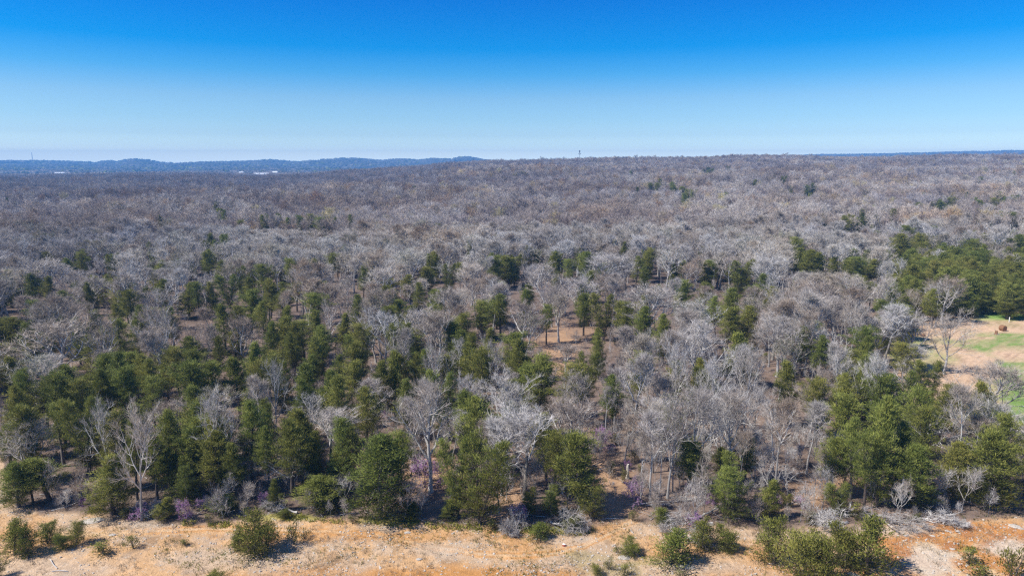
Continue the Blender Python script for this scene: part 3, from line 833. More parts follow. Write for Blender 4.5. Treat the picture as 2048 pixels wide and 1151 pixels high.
# evergreens of which only the crown shows: x, top, width
CROWNS = [(x0 + a / 2.926, y0 + b / 2.926, c / 2.926) for x0, y0, rows in (
    (0, 500, [(950, 60, 70), (1540, 80, 90), (1700, 50, 80), (1940, 15, 90), (650, 20, 50), (465, 10, 60), (1200, 10, 60), (170, 140, 80), (270, 150, 60), (590, 140, 80), (680, 155, 110), (520, 190, 50), (760, 225, 100),
              (960, 170, 90), (1090, 190, 110), (1150, 180, 60), (1330, 140, 100), (1240, 190, 80), (1450, 160, 80), (1560, 170, 70), (1850, 180, 100), (1640, 225, 100), (1850, 250, 130), (215, 290, 60), (440, 390, 80),
              (60, 400, 130), (180, 420, 80), (665, 310, 80), (700, 400, 100), (790, 390, 110), (1000, 330, 50), (1300, 320, 90), (1380, 330, 60), (1540, 300, 90), (1650, 330, 100), (1710, 430, 120), (1560, 420, 90),
              (1260, 510, 80), (1370, 480, 70), (2000, 370, 80), (1850, 500, 90), (1150, 580, 130), (1120, 640, 180), (1020, 560, 90), (600, 600, 120), (700, 600, 100), (90, 620, 130), (400, 670, 150), (240, 760, 150),
              (560, 700, 120), (700, 680, 130), (880, 640, 110), (880, 740, 120), (470, 850, 150), (330, 900, 140), (60, 800, 100), (1600, 600, 100), (1380, 630, 120), (1500, 640, 80), (1800, 650, 120),
              (1900, 700, 110), (1980, 720, 90), (1750, 760, 110), (950, 940, 110), (1100, 900, 110), (1220, 950, 130), (1440, 890, 130), (1530, 880, 80), (640, 950, 80), (150, 900, 110), (560, 880, 110), (100, 700, 90),
              (480, 740, 110), (330, 700, 100), (1240, 640, 90), (1650, 640, 90), (780, 900, 100), (1700, 480, 80), (1460, 540, 70)]),
    (680, 500, [(190, 60, 110), (130, 100, 70), (540, 20, 60), (520, 100, 110), (630, 80, 50), (700, 70, 60), (900, 30, 60), (990, 30, 130), (1270, 30, 70), (1345, 50, 60), (1440, 10, 60), (1800, 10, 50), (1785, 90, 50),
                (2000, 180, 80), (2010, 60, 60), (1430, 250, 50), (1550, 250, 110), (1640, 300, 60), (1800, 260, 60), (1800, 330, 110), (1900, 380, 50), (940, 250, 70), (830, 300, 170), (700, 370, 110), (760, 480, 110),
                (330, 430, 110), (120, 430, 110), (60, 540, 120), (430, 480, 80), (450, 190, 50), (870, 450, 100), (1000, 480, 170), (1060, 520, 100), (1160, 620, 160), (740, 540, 110), (820, 560, 90), (410, 600, 110),
                (480, 580, 90), (310, 600, 80), (610, 700, 80), (140, 800, 160), (400, 760, 80), (210, 650, 100), (60, 650, 110), (1210, 320, 60), (1520, 470, 90), (1440, 600, 110), (1750, 600, 60), (1600, 730, 90)]),
    (1348, 500, [(190, 60, 130), (400, 60, 180), (550, 140, 100), (60, 170, 120), (250, 270, 90), (320, 330, 100), (435, 330, 110), (1090, 40, 230), (800, 0, 180), (760, 450, 110), (860, 500, 100), (1110, 440, 140), (1130, 500, 90),
                 (1500, 640, 130), (1330, 720, 150), (1160, 770, 200), (1410, 800, 150), (1000, 640, 110), (1010, 720, 110), (400, 475, 170), (700, 650, 130), (860, 745, 120), (1040, 850, 170), (1230, 880, 160), (1500, 900, 130), (1250, 720, 110)]),
    (1348, 280, [(200, 158, 80), (320, 140, 36), (590, 195, 24), (640, 210, 30), (470, 230, 34), (300, 305, 60), (120, 290, 40), (775, 262, 40), (820, 250, 42), (690, 268, 28), (800, 310, 26), (1125, 290, 50), (1790, 215, 44),
                 (2000, 230, 50), (1600, 325, 100), (1550, 350, 70), (1650, 335, 70), (1800, 350, 80), (1790, 400, 60), (1880, 340, 44), (1300, 400, 50), (1440, 365, 60), (1505, 360, 40), (990, 440, 76), (1050, 435, 50), (1120, 405, 60),
                 (1190, 435, 50), (875, 430, 40), (1380, 500, 70), (1990, 420, 100), (1245, 375, 36), (720, 565, 40), (760, 630, 100), (850, 655, 100), (1880, 430, 60), (1540, 500, 30), (50, 270, 50), (0, 260, 40)]),
    (680, 280, [(1740, 275, 34), (1810, 250, 40), (1860, 250, 40), (1950, 245, 60), (1870, 225, 18), (2030, 285, 44), (760, 560, 50), (540, 650, 50), (895, 660, 60), (1020, 670, 40), (1155, 640, 34), (1270, 650, 50), (1435, 655, 60),
                (1655, 595, 44), (1810, 630, 50), (560, 485, 24), (60, 435, 46), (1700, 180, 20), (2010, 310, 40)]),
    (0, 280, [(1265, 360, 40), (935, 440, 36), (1550, 435, 50), (1620, 430, 54), (1750, 440, 54), (1830, 432, 70), (1870, 448, 76), (1950, 450, 36), (1410, 465, 50), (1310, 408, 36), (885, 590, 40), (1215, 545, 60), (1305, 548, 66),
              (275, 650, 36), (470, 660, 44), (655, 665, 44), (1210, 640, 66), (1545, 180, 27), (1700, 222, 40), (1360, 355, 30), (1050, 350, 20), (1720, 232, 30)]),
) for a, b, c in rows]
# leafless trees that stand out: x, foot or None, top, width, look, what sets it apart
BAREX = [
    (862, 985, 752, 120, "spreading"), (1000, 905, 738, 128, "vase"), (940, 880, 745, 70, "round"), (1160, 868, 742, 72, "round"), (1228, 862, 735, 46, "slim"), (1420, 872, 698, 76, "vase"), (1510, 890, 762, 70, "vase"),
    (1619, 880, 772, 70, "round"), (1300, 1000, 826, 66, "slim"), (1345, 985, 806, 60, "vase"), (1282, 1002, 868, 52, "slim"), (1318, 990, 850, 40, "slim"), (1440, 950, 826, 60, "gnarled"), (1545, 945, 800, 54, "slim"), (1613, 950, 802, 60, "slim"),
    (1575, 990, 930, 52, "gnarled"), (1848, 935, 815, 88, "gnarled"), (1905, 915, 818, 76, "gnarled"), (1970, 872, 716, 128, "round"), (1888, 748, 618, 96, "vase"), (1810, 745, 625, 84, "round"), (1832, 760, 690, 50, "slim"),
    (1090, None, 525, 82, "round"), (1660, None, 556, 96, "round"), (1720, None, 545, 104, "round"), (1765, None, 548, 60, "round"), (1200, None, 502, 110, "round"), (1255, None, 506, 96, "round"), (105, None, 636, 130, "round"),
    (200, None, 632, 62, "round"), (325, None, 602, 60, "vase"), (480, None, 628, 62, "round"), (88, 965, 832, 104, "round"), (228, 975, 840, 56, "slim"), (492, 968, 862, 50, "slim"), (590, 990, 896, 96, "gnarled"),
    (1117, 684, 582, 56, "round"), (1132, 750, 686, 66, "round"), (868, None, 676, 56, "vase"), (984, None, 668, 42, "vase"), (545, None, 712, 66, "gnarled"), (420, None, 775, 60, "gnarled"), (200, None, 795, 40, "gnarled"), (258, None, 800, 46, "vase"),
    (1700, None, 600, 60, "vase"), (1620, None, 615, 56, "round"), (1500, None, 690, 60, "round"), (1300, None, 660, 56, "vase"), (1358, None, 670, 60, "vase"), (1270, None, 700, 60, "slim"), (1345, None, 780, 60, "budding"), (1400, None, 760, 50, "round"),
    (1470, None, 770, 60, "round"), (1560, None, 790, 56, "slim"), (760, 900, 800, 60, "gnarled"), (1475, 985, 850, 46, "slim"), (1402, 960, 850, 40, "slim"), (790, None, 660, 50, "slim"), (1210, 880, 770, 40, "slim"),
    (1690, None, 690, 50, "slim"), (1750, None, 700, 54, "round"), (1655, 985, 900, 40, "slim"), (1940, None, 770, 60, "slim"), (2052, 940, 850, 44, "gnarled"), (1250, 930, 830, 44, "slim"), (1510, 960, 860, 40, "slim"),
]
# places the photograph shows past the trees in front of them: x, y, half width, half height, foot row
CLEAR = [(1172, 655, 36, 15, 655), (1115, 690, 26, 16, 690), (1118, 722, 16, 24, 725), (1980, 690, 66, 52, 720), (1925, 735, 34, 26, 762), (1868, 662, 44, 20, 690), (2036, 780, 24, 64, 810), (1890, 648, 50, 10, 655), (2005, 655, 40, 14, 655), (6, 940, 14, 40, 960),
         (1215, 960, 44, 50, 1000), (560, 1000, 30, 22, 1010)]

PLACED = []       # dicts: kind, look, x, y, z, sx, sz, d, px box
frng = rs(77)


def put(kind, look, p, x, y, z, h, w, px, top, foot):
    d = math.hypot(x, y)
    PLACED.append(dict(kind=kind, look=look, p=p, x=x, y=y, z=z, sz=h / p["h"], sx=w / p["w"], rz=frng.rand() * 6.28, d=d, px=px, top=top, foot=foot, w=w, h=h, size=w * h / (d * d)))
    return PLACED[-1]


def put_foot(kind, look, protos, px, foot, top, wpx, hmax=16.0):
    x, y, z = ray_to_ground(px, foot)
    dy = -(top - 575.5) / F
    k = y / (CP + dy * SP)
    h = CAM_H + (-SP + dy * CP) * k - z
    h = min(max(h, 0.4), hmax)
    w = wpx / F * (y * CP + (CAM_H - z) * SP)
    return put(kind, look, protos[frng.randint(len(protos))], x, y, z, h, w, px, top, foot)


def put_top(kind, look, protos, px, top, wpx, h):
    x, y, z = ray_to_ground(px, top, h)
    w = wpx / F * (y * CP + (CAM_H - z - h * 0.7) * SP)
    w = min(max(w, h * 0.36), h * 0.62 if kind == "cedar" else h * 1.05)
    _, foot = project(x, y, z)
    return put(kind, look, protos[frng.randint(len(protos))], x, y, z, h, w, px, top, foot)


for px, foot, top, w, look in FRONT:
    put_foot("cedar", look, CED[look], px, foot, top, w)
for px, top, w in CROWNS:
    h = 8.8 + 2.4 * frng.rand()
    if top < 480: h = 11.5 + frng.rand()
    put_top("cedar", "tall" if frng.rand() < 0.7 else "full", CED["tall"] if frng.rand() < 0.7 else CED["full"], px, top, w * 1.15, h)
    wm = w * 1.15 / F * PLACED[-1]["y"]; n_more = min(3, int(round(wm / (h * 0.5))) - 1)
    for k in range(n_more):
        put_top("cedar", "full", CED["full"], px + (k + 1 - (n_more + 1) / 2) / max(n_more, 1) * w * 1.1, top + 2 + 3 * frng.rand(), w * 0.5, h * (0.85 + 0.1 * frng.rand()))
for px, foot, top, w, look in BAREX:
    if foot: put_foot("bare", look, BARE[look], px, foot, top, w)
    else: put_top("bare", look, BARE[look], px, top, w, 12.5 + frng.rand() * 2)

for px, top, w, hh in ((232, 404, 34, 15), (163, 376, 20, 15), (1043, 342, 30, 17), (680, 372, 22, 14)):
    put_top("bare", "yellow", BARE["yellow"], px, top, w, hh)["size"] = 9.0
KEEP = [(q["px"], (q["top"] + min(q["foot"], q["top"] + 60)) / 2, q["w"] * F / q["d"] * 0.45, min(q["foot"] - q["top"], 60) * 0.5, q["y"], 1.7 if q["kind"] == "cedar" else 0.8) for q in PLACED]
for px, py, rw, rh, foot in CLEAR:
    x, y, z = ray_to_ground(px, foot)
    KEEP.append((px, py, rw, rh, y, 3.0))
KEEP = np.array(KEEP)
EX = np.array([(q["x"], q["y"], max(1.4, q["w"] * 0.33)) for q in PLACED])


def cedar_chance(px, py):
    z = 0.03 + 0.03 * (py > 400) + 0.08 * (py > 490)
    if py > 560: z = 0.18 if px < 1150 else 0.12
    if py > 640 and px < 760: z = 0.33
    elif py > 670 and px < 1080: z = 0.17
    if py > 600 and px > 1720: z = 0.12
    if 1755 < px and 485 < py < 640: z = 0.93
    if 1640 < px and 405 < py < 470: z = max(z, 0.25)
    return z


def fill(y0, y1, s0, s1):
    y = y0
    while y < y1:
        s = s0 + (s1 - s0) * (y - y0) / (y1 - y0)
        half = 0.80 * y + 22
        xs = np.arange(-half, half, s)
        xs = xs + (frng.rand(len(xs)) - 0.5) * s * 0.95
        yv = y + (frng.rand(len(xs)) - 0.5) * s * 0.95
        for x, yy in zip(xs, yv): yield float(x), float(yy)
        y += s


FAR_PTS = []
SMALL = []
nf = 0
cnt = 0
for x, y in fill(70, 330, 4.7, 5.2):
    z = float(height(x, y))
    px, foot = project(x, y, z)
    if foot > float(lerpn(px, EDGE)) - 5: continue
    if len(EX) and (np.hypot(EX[:, 0] - x, EX[:, 1] - y) < EX[:, 2] + 0.9).any(): continue
    if px > 1830 and 622 < foot < 872 and math.hypot((px - 2058) / 250, (foot - 734) / 120) < 1: continue
    h0 = 12.3 + frng.randn() * 1.5
    if y < 95: h0 -= 1.8
    _, mid = project(x, y, z + h0 * 0.72)
    _, top = project(x, y, z + h0)
    if px > 1800 and foot > 560 and y > 168: continue
    c = frng.rand() < cedar_chance(px, mid)
    if c:
        h0 = 8.8 + frng.randn() * 1.1
        _, mid = project(x, y, z + h0 * 0.72); _, top = project(x, y, z + h0)
    w0 = (h0 * (0.36 + 0.2 * frng.rand())) if c else h0 * (0.50 + 0.28 * frng.rand())
    wpx = w0 * F / y
    k = KEEP[(KEEP[:, 4] > y + 1.0)]
    hide = (np.abs(k[:, 0] - px) < k[:, 2] + wpx * 0.36) & (k[:, 1] > top - 4) & (k[:, 1] - k[:, 3] * 0.6 < foot)
    wgt = float((k[hide][:, 5]).sum()) if hide.any() else 0.0
    if wgt >= 3.0 or frng.rand() < 1 - 0.45 ** wgt:
        if wgt < 3.0 or frng.rand() < 0.4: SMALL.append((x, y, z))
        continue
    if c:
        look = "tall" if frng.rand() < (0.8 if y < 200 else 0.6) else "full"
        put("cedar", look, CED[look][frng.randint(len(CED[look]))], x, y, z, h0, w0, px, top, foot)
    else:
        r = frng.rand()
        look = "round" if r < 0.34 else "vase" if r < 0.50 else "slim" if r < 0.88 else "budding" if r < 0.96 else "gnarled"
        if look == "slim": w0 *= 0.75
        put("bare", look, BARE[look][frng.randint(len(BARE[look]))], x, y, z, h0, w0, px, top, foot)

for x, y in fill(168, 330, 4.3, 4.8):          # the solid cedar stand beyond the pasture
    z = float(height(x, y)); px, foot = project(x, y, z)
    if px < 1745 or foot < 500 or (px > 1800 and foot > 640): continue
    if px < 1800 and foot > 600: continue
    rag = vnoise(x / 16 + 7, y / 16) * 0.6 + vnoise(x / 7, y / 7 + 9) * 0.4
    if px < 1772 + (rag - 0.5) * 240: continue
    if foot < 545 + (rag - 0.45) * 190 + max(0, 1850 - px) * 0.5 and frng.rand() < 0.85: continue
    if rag > 0.74 or frng.rand() < 0.04:
        if frng.rand() < 0.4:
            h0 = 11.5 + frng.randn(); _, top = project(x, y, z + h0)
            put("bare", "round", BARE["round"][frng.randint(3)], x, y, z, h0, h0 * 0.62, px, top, foot)
        continue
    h0 = 8.6 + frng.randn() * 2.0
    _, top = project(x, y, z + h0)
    look = "full" if (foot > 615 or frng.rand() < 0.6) else "tall"
    put("cedar", look, CED[look][frng.randint(len(CED[look]))], x, y, z, h0, h0 * (0.46 + 0.2 * frng.rand()), px, top, foot)

# ---- the 300 of a kind that show largest are things of their own; the rest of the near wood is one object a kind
def score(q):
    infr = -60 < q["px"] < 2108 and q["top"] < 1151 and q["foot"] > 300
    return q["size"] if infr else -1


LIM = 298
near = {}
for kind in ("cedar", "bare"):
    L = sorted([q for q in PLACED if q["kind"] == kind], key=lambda q: -score(q))
    near[kind] = L[:LIM]
    rest = L[LIM:]
    plist = [p for v in (CED if kind == "cedar" else BARE).values() for p in v]
    ids = {id(p): i for i, p in enumerate(plist)}
    if rest:
        instancer("evergreen_woods" if kind == "cedar" else "leafless_woods", plist, [(q["x"], q["y"], q["z"]) for q in rest], [(0, 0, q["rz"]) for q in rest],
                  [(q["sx"], q["sx"], q["sz"]) for q in rest], [ids[id(q["p"])] for q in rest])
    print("placed", kind, len(L))

# ---- the wood beyond, to the ridge
KEEPF = KEEP[(KEEP[:, 4] > 300) & (KEEP[:, 5] == 1.7)]
pts, rot, scl, idx = [], [], [], []
cp, crot, cs_, ci_ = [], [], [], []
for x, y in fill(331, 1720, 5.6, 8.0):
    z = float(height(x, y)); px, mid = project(x, y, z + 9)
    if vnoise(x / 60 + 3, y / 60) < 0.12 and frng.rand() < 0.7: continue
    hh = (12.3 + frng.randn() * 1.6 + 3.5 * (vnoise(x / 70 + 11, y / 50) - 0.5)) / 13.0
    if frng.rand() < 0.05: hh *= 1.15
    c = 0.006 + (0.20 if (mid > 385 and px > 1640 and vnoise(x / 30, y / 30) > 0.4) else 0) + (0.93 if (px > 1755 and 485 < mid < 640) else 0) + 0.22 * (vnoise(x / 75 + 90, y / 40) > 0.84)
    if y < 1000:
        kk = KEEPF[KEEPF[:, 4] > y + 2]
        _, tp_ = project(x, y, z + 12)
        if ((np.abs(kk[:, 0] - px) < kk[:, 2] + 3) & (kk[:, 1] > tp_ - 1) & (kk[:, 1] < mid + 8)).any(): continue
    if frng.rand() < c:
        cp.append((x, y, z)); crot.append((0, 0, frng.rand() * 6.28)); s = 0.9 + 0.4 * frng.rand(); cs_.append((s * 1.1, s * 1.1, s)); ci_.append(frng.randint(3))
    else:
        pts.append((x, y, z)); rot.append((0, 0, frng.rand() * 6.28)); s = hh * (1.05 + 0.45 * frng.rand()); scl.append((s, s, hh)); idx.append(frng.randint(6) + 6 * (frng.rand() < 0.15 + 0.65 * float(sstep(380, 650, y)) * (1 - 0.75 * float(sstep(500, 1500, px))) + 0.25 * float(sstep(900, 1300, y))))
print("far trees", len(pts), len(cp))
instancer("far_leafless_woods", [far_bare("far_tree_%02d" % k, 300 + k % 6, "farcrown" if k < 6 else "fardark") for k in range(12)], pts, rot, scl, idx)
FC = [far_conifer("far_cedar_0", 311, Wd=4.5, shape="ovate"), far_conifer("far_cedar_1", 312, Wd=4.0, shape="cone"), far_conifer("far_cedar_2", 313, Wd=4.8, shape="ovate", bare=0.2)]
instancer("far_evergreen_woods", FC, cp, crot, cs_, ci_)


# ---- the valley and the hills: rounded clumps of wood
def clump(name, seed, mat, n=5, tall=0.9):
    rng = rs(seed); parts = []
    for _ in range(n):
        cx, cy = rng.randn(2) * 7
        r = 5 + 3 * rng.rand()
        th = np.linspace(0.05, math.pi * 0.62, 5); ph = np.linspace(0, 2 * math.pi, 9)[:-1]
        T, Pp = np.meshgrid(th, ph, indexing="ij")
        R = r * (0.8 + 0.4 * rng.rand(*T.shape))
        V = np.stack([cx + R * np.sin(T) * np.cos(Pp), cy + R * np.sin(T) * np.sin(Pp), 3 + R * np.cos(T) * tall + 3], -1).reshape(-1, 3)
        i = np.arange(40).reshape(5, 8); i2 = np.roll(i, -1, 1)
        parts.append((V, np.stack([i[:-1], i[1:], i2[1:], i2[:-1]], -1).reshape(-1, 4)))
    V, fs = join_parts(parts)
    return mesh_from(name, V, fs, [mat], attr={"tone": np.clip(0.4 + 0.2 * rng.randn(len(V)), 0, 1)})


pts, rot, scl, idx = [], [], [], []
y = 1760.0
while y < 6000:
    s = 15 + (y - 1760) / 4240 * 22
    half = 0.80 * y
    xs = np.arange(-half, half, s); xs = xs + (frng.rand(len(xs)) - 0.5) * s
    yv = y + (frng.rand(len(xs)) - 0.5) * s
    zs = height(xs, yv)
    mead = fbm(xs / 300 + 7, yv / 260, 2) - 0.5
    keep = mead < 0.13
    # what hides behind the near ridge needs no trees
    pxx, pyy = project(xs, yv, zs + 14)
    keep &= pyy < lerpn(pxx, RIDGE) + 3
    keep &= ~((pxx > 318) & (pxx < 402) & (yv > 3900) & (frng.rand(len(xs)) < 0.75))
    for x, yy, z in zip(xs[keep], yv[keep], zs[keep]):
        pts.append((x, yy, z)); rot.append((0, 0, frng.rand() * 6.28)); q = 0.7 + 0.6 * frng.rand(); scl.append((q * s / 17, q * s / 17, q)); idx.append(3 if frng.rand() < (3300 - yy) / 1200 else 0 if frng.rand() < 0.80 else 1 if frng.rand() < 0.7 else 2)
    y += s
print("clumps", len(pts))
m_vale = bark_mat("valley_wood", [(0.0, (0.13, 0.11, 0.11)), (0.5, (0.18, 0.15, 0.14)), (1.0, (0.23, 0.20, 0.19))])
m_hill = bark_mat("hill_wood", [(0.0, (0.03, 0.04, 0.045)), (0.5, (0.075, 0.08, 0.085)), (0.8, (0.12, 0.11, 0.105)), (1.0, (0.18, 0.165, 0.14))])
instancer("hill_woods", [clump("clump_a", 1, m_hill), clump("clump_b", 2, m_hill, 6, 1.2), clump("clump_c", 3, M["cedar"], 3, 1.2), clump("clump_d", 4, m_vale, 6, 0.9)], pts, rot, scl, idx)


# ---------------------------------------------------------------- the undergrowth, twigs and stones that nobody could count
def in_wood(x, y):
    px, foot = project(x, y, 0)
    return foot < float(lerpn(px, EDGE)) - 1 and not (px > 1830 and 622 < foot < 872 and math.hypot((px - 2058) / 250, (foot - 734) / 120) < 1)


pts, rot, scl, idx = [], [], [], []
for x, y in fill(70, 150, 2.3, 3.6):
    if not in_wood(x, y) or vnoise(x / 7 + 33, y / 7) < 0.36: continue
    px, foot = project(x, y, 0)
    k = KEEP[(KEEP[:, 5] >= 3.0) & (KEEP[:, 4] > y - 6)]
    near_clear = ((np.abs(k[:, 0] - px) < k[:, 2] + 8) & (k[:, 1] < foot + 5) & (k[:, 1] > foot - 90)).any()
    s = 0.36 + 0.6 * frng.rand() ** 1.4 if not near_clear else 0.22
    pts.append((x, y, float(height(x, y)))); rot.append((frng.randn() * 0.08, frng.randn() * 0.08, frng.rand() * 6.28)); scl.append((s, s, s * 1.1)); idx.append(frng.randint(3))
for x, y, z in SMALL:
    s = 0.5 + 0.4 * frng.rand(); pts.append((x, y, z)); rot.append((0, 0, frng.rand() * 6)); scl.append((s, s, s)); idx.append(frng.randint(3))
instancer("undergrowth", SAPL, pts, rot, scl, idx)

pts, rot, scl, idx = [], [], [], []
for x, y in fill(72, 150, 3.6, 5.0):
    if not in_wood(x, y) or frng.rand() < 0.72: continue
    s = 0.35 + 0.6 * frng.rand(); pts.append((x, y, float(height(x, y)))); rot.append((0, 0, frng.rand() * 6)); scl.append((s, s, s)); idx.append(frng.randint(2))
instancer("evergreen_undergrowth", SPARSE, pts, rot, scl, idx)


def fallen_twigs():
    rng = rs(9); segs = []
    n = 0
    while n < 5200:
        y = 68 + 75 * rng.rand() ** 1.3; x = (rng.rand() - 0.5) * 1.6 * y
        if not in_wood(x, y): continue
        n += 1
        L = 0.5 + 2.6 * rng.rand() ** 3; a = rng.rand() * math.pi
        p = np.array([x, y, float(height(x, y)) + 0.05 + 0.1 * rng.rand()]); d = np.array([math.cos(a), math.sin(a), rng.randn() * 0.12])
        m = p + d * L * 0.5 + rng.randn(3) * 0.08
        r = 0.012 + 0.02 * L * rng.rand()
        segs.append([*p, *m, r, r * 0.8]); segs.append([*m, *(m + (d + rng.randn(3) * 0.15) * L * 0.5), r * 0.8, r * 0.3])
    V, Fc = tubes(segs, 3, rng)
    tag(obj("fallen_twigs", mesh_from("fallen_twigs", V, Fc, [M["deadwood"]])), kind="stuff")


fallen_twigs()


def rock_mesh(name, seed, flat=0.5, mat="rock"):
    rng = rs(seed)
    th = np.linspace(0.12, math.pi - 0.12, 5); ph = np.linspace(0, 2 * math.pi, 8)[:-1]
    T, Pp = np.meshgrid(th, ph, indexing="ij"); R = 0.75 + 0.4 * rng.rand(*T.shape)
    V = np.stack([R * np.sin(T) * np.cos(Pp), R * np.sin(T) * np.sin(Pp), R * np.cos(T) * flat], -1).reshape(-1, 3)
    i = np.arange(35).reshape(5, 7); i2 = np.roll(i, -1, 1)
    q = np.stack([i[:-1], i[1:], i2[1:], i2[:-1]], -1).reshape(-1, 4)
    caps = np.array([[i[0, 0], i[0, k], i[0, k + 1]] for k in range(1, 6)] + [[i[4, 0], i[4, k + 1], i[4, k]] for k in range(1, 6)])
    return mesh_from(name, V, [q, caps], [M[mat]])


def gravel():
    rng = rs(10); pts, rot, scl, idx = [], [], [], []
    while len(pts) < 9000:
        y = 54 + 26 * rng.rand(); x = (rng.rand() - 0.5) * 1.7 * y
        px, py = project(x, y, 0)
        if py < float(lerpn(px, EDGE)) + 2: continue
        if fbm(x / 5, y / 5, 4) - 0.5 + 0.4 * (fbm(x / 1.7 + 50, y / 1.7, 3) - 0.5) < -0.02 + 0.08 * rng.randn(): continue
        s = 0.03 + 0.13 * rng.rand() ** 4
        pts.append((x, y, float(height(x, y)) + s * 0.1)); rot.append((rng.randn() * 0.2, rng.randn() * 0.2, rng.rand() * 6)); scl.append((s, s * (0.6 + 0.4 * rng.rand()), s)); idx.append(rng.randint(3))
    instancer("gravel", [rock_mesh("pebble_%d" % k, k, 0.5) for k in range(3)], pts, rot, scl, idx)


gravel()


def tufts(name, mat, n, yr, test, hgt, wid, blades, spread=0.12):
    rng = rs(len(name)); V, tone = [], []
    k = 0; tries = 0
    while k < n and tries < n * 40:
        tries += 1
        y = yr[0] + (yr[1] - yr[0]) * rng.rand(); x = (rng.rand() - 0.5) * 1.7 * y
        px, py = project(x, y, 0)
        if not test(px, py, x, y, rng): continue
        k += 1
        z = float(height(x, y)); s = 0.6 + 0.8 * rng.rand(); tn = 0.5 + 0.25 * rng.randn()
        for _ in range(blades):
            a = rng.rand() * 6.28; b = np.array([x, y, z]) + np.array([rng.randn(), rng.randn(), 0]) * spread * s
            tip = b + np.array([math.cos(a) * 0.5, math.sin(a) * 0.5, 0.9]) * hgt * s * (0.6 + 0.6 * rng.rand())
            w = np.array([-math.sin(a), math.cos(a), 0]) * wid * s
            V += [b - w, b + w, tip]; tone += [tn] * 3
    V = np.array(V)
    tag(obj(name, mesh_from(name, V, np.arange(len(V)).reshape(-1, 3), [M[mat]], attr={"tone": np.clip(tone, 0, 1)})), kind="stuff")


E = lambda px: float(lerpn(px, EDGE))
tufts("dry_grass", "straw", 5200, (54, 82), lambda px, py, x, y, r: py > E(px) - 4 and fbm(x / 3 + 5, y / 3, 3) > 0.44 + 0.1 * r.rand(), 0.24, 0.022, 6)
tufts("yellow_weeds", "yellow", 900, (62, 84), lambda px, py, x, y, r: 360 < px < 1190 and -6 < py - E(px) < 8 and vnoise(x / 2.5, y / 2.5) > 0.45, 0.28, 0.045, 7, 0.2)
tufts("olive_weeds", "young", 1100, (54, 84), lambda px, py, x, y, r: -14 < py - E(px) < 100 and vnoise(x / 4 + 70, y / 4) > 0.66, 0.22, 0.03, 6, 0.15)

# ---------------------------------------------------------------- things of the foreground
DETAIL = []     # (px, foot, top, width, look)
YOUNGX = [
    (30, 1114, 1038, 52, "dense"), (58, 1116, 1050, 34, "dense"), (96, 1092, 1048, 48, "dense"), (128, 1102, 1062, 30, "dense"), (152, 1096, 1044, 40, "dense"), (-4, 1158, 1116, 30, "dense"),
    (208, 1112, 1082, 42, "sparse"), (268, 1100, 1066, 32, "sparse"), (508, 1112, 1034, 88, "dense"), (474, 1098, 1056, 34, "dense"), (588, 1090, 1034, 34, "sparse"), (608, 1078, 1058, 26, "sparse"), (437, 1166, 1140, 44, "dense"),
    (370, 1092, 1078, 20, "sparse"), (1340, 1130, 1058, 84, "dense"), (1410, 1104, 1042, 52, "dense"), (1452, 1106, 1054, 48, "dense"), (1256, 1110, 1078, 42, "dense"), (1232, 1108, 1088, 16, "sparse"), (1216, 1140, 1114, 28, "sparse"),
    (1196, 1150, 1126, 28, "dense"), (1248, 1150, 1126, 24, "sparse"), (1074, 1078, 1046, 48, "dense"), (1545, 1134, 1040, 78, "dense"), (1602, 1164, 1050, 92, "dense"), (1652, 1172, 1062, 84, "dense"), (1690, 1140, 1044, 62, "dense"),
    (1732, 1150, 1030, 92, "dense"), (1936, 1126, 1092, 38, "sparse"), (2026, 1162, 1084, 62, "sparse"), (1962, 1164, 1134, 52, "sparse"), (1366, 1164, 1140, 34, "sparse"), (1832, 1046, 1022, 18, "sparse"), (566, 1038, 1016, 30, "dense"),
    (420, 1048, 1026, 24, "sparse"), (1143, 1058, 1028, 38, "dense"), (1265, 1042, 1012, 20, "sparse"), (1247, 970, 930, 18, "sparse"), (1326, 1048, 1014, 42, "dense"), (1165, 1060, 1034, 22, "sparse"), (250, 1040, 1016, 24, "sparse"),
    (190, 1028, 1008, 26, "sparse"), (985, 1062, 1040, 26, "sparse"), (705, 1046, 1030, 22, "sparse"), (1620, 1050, 1020, 30, "sparse"), (1710, 1040, 1005, 30, "sparse"),
]
youngs = []
for px, foot, top, w, look in YOUNGX:
    pr = YOUNG if look == "dense" else SPARSE
    x, y, z = ray_to_ground(px, foot)
    youngs.append(put_foot("young", look, pr, px, foot, top, w, 6))
    PLACED.pop()
REDX = [(170, 1012, 994, 18), (285, 1038, 1008, 42), (365, 1042, 996, 36), (402, 1022, 992, 28), (526, 1014, 982, 30), (770, 838, 818, 16), (850, 978, 916, 58), (882, 972, 920, 36), (1030, 1042, 1002, 28), (1048, 1044, 1006, 26),
        (1200, 898, 850, 48), (1266, 1014, 958, 34), (1278, 1000, 950, 28), (1254, 938, 918, 18), (1379, 988, 964, 20), (1385, 1058, 1028, 44), (1418, 1012, 982, 24), (1552, 1024, 984, 34), (1602, 1014, 992, 22), (1082, 664, 628, 22), (1100, 966, 930, 22)]
reds = []
for px, foot, top, w in REDX:
    reds.append(put_foot("redbud", "red", RED, px, foot, top, w, 5)); PLACED.pop()


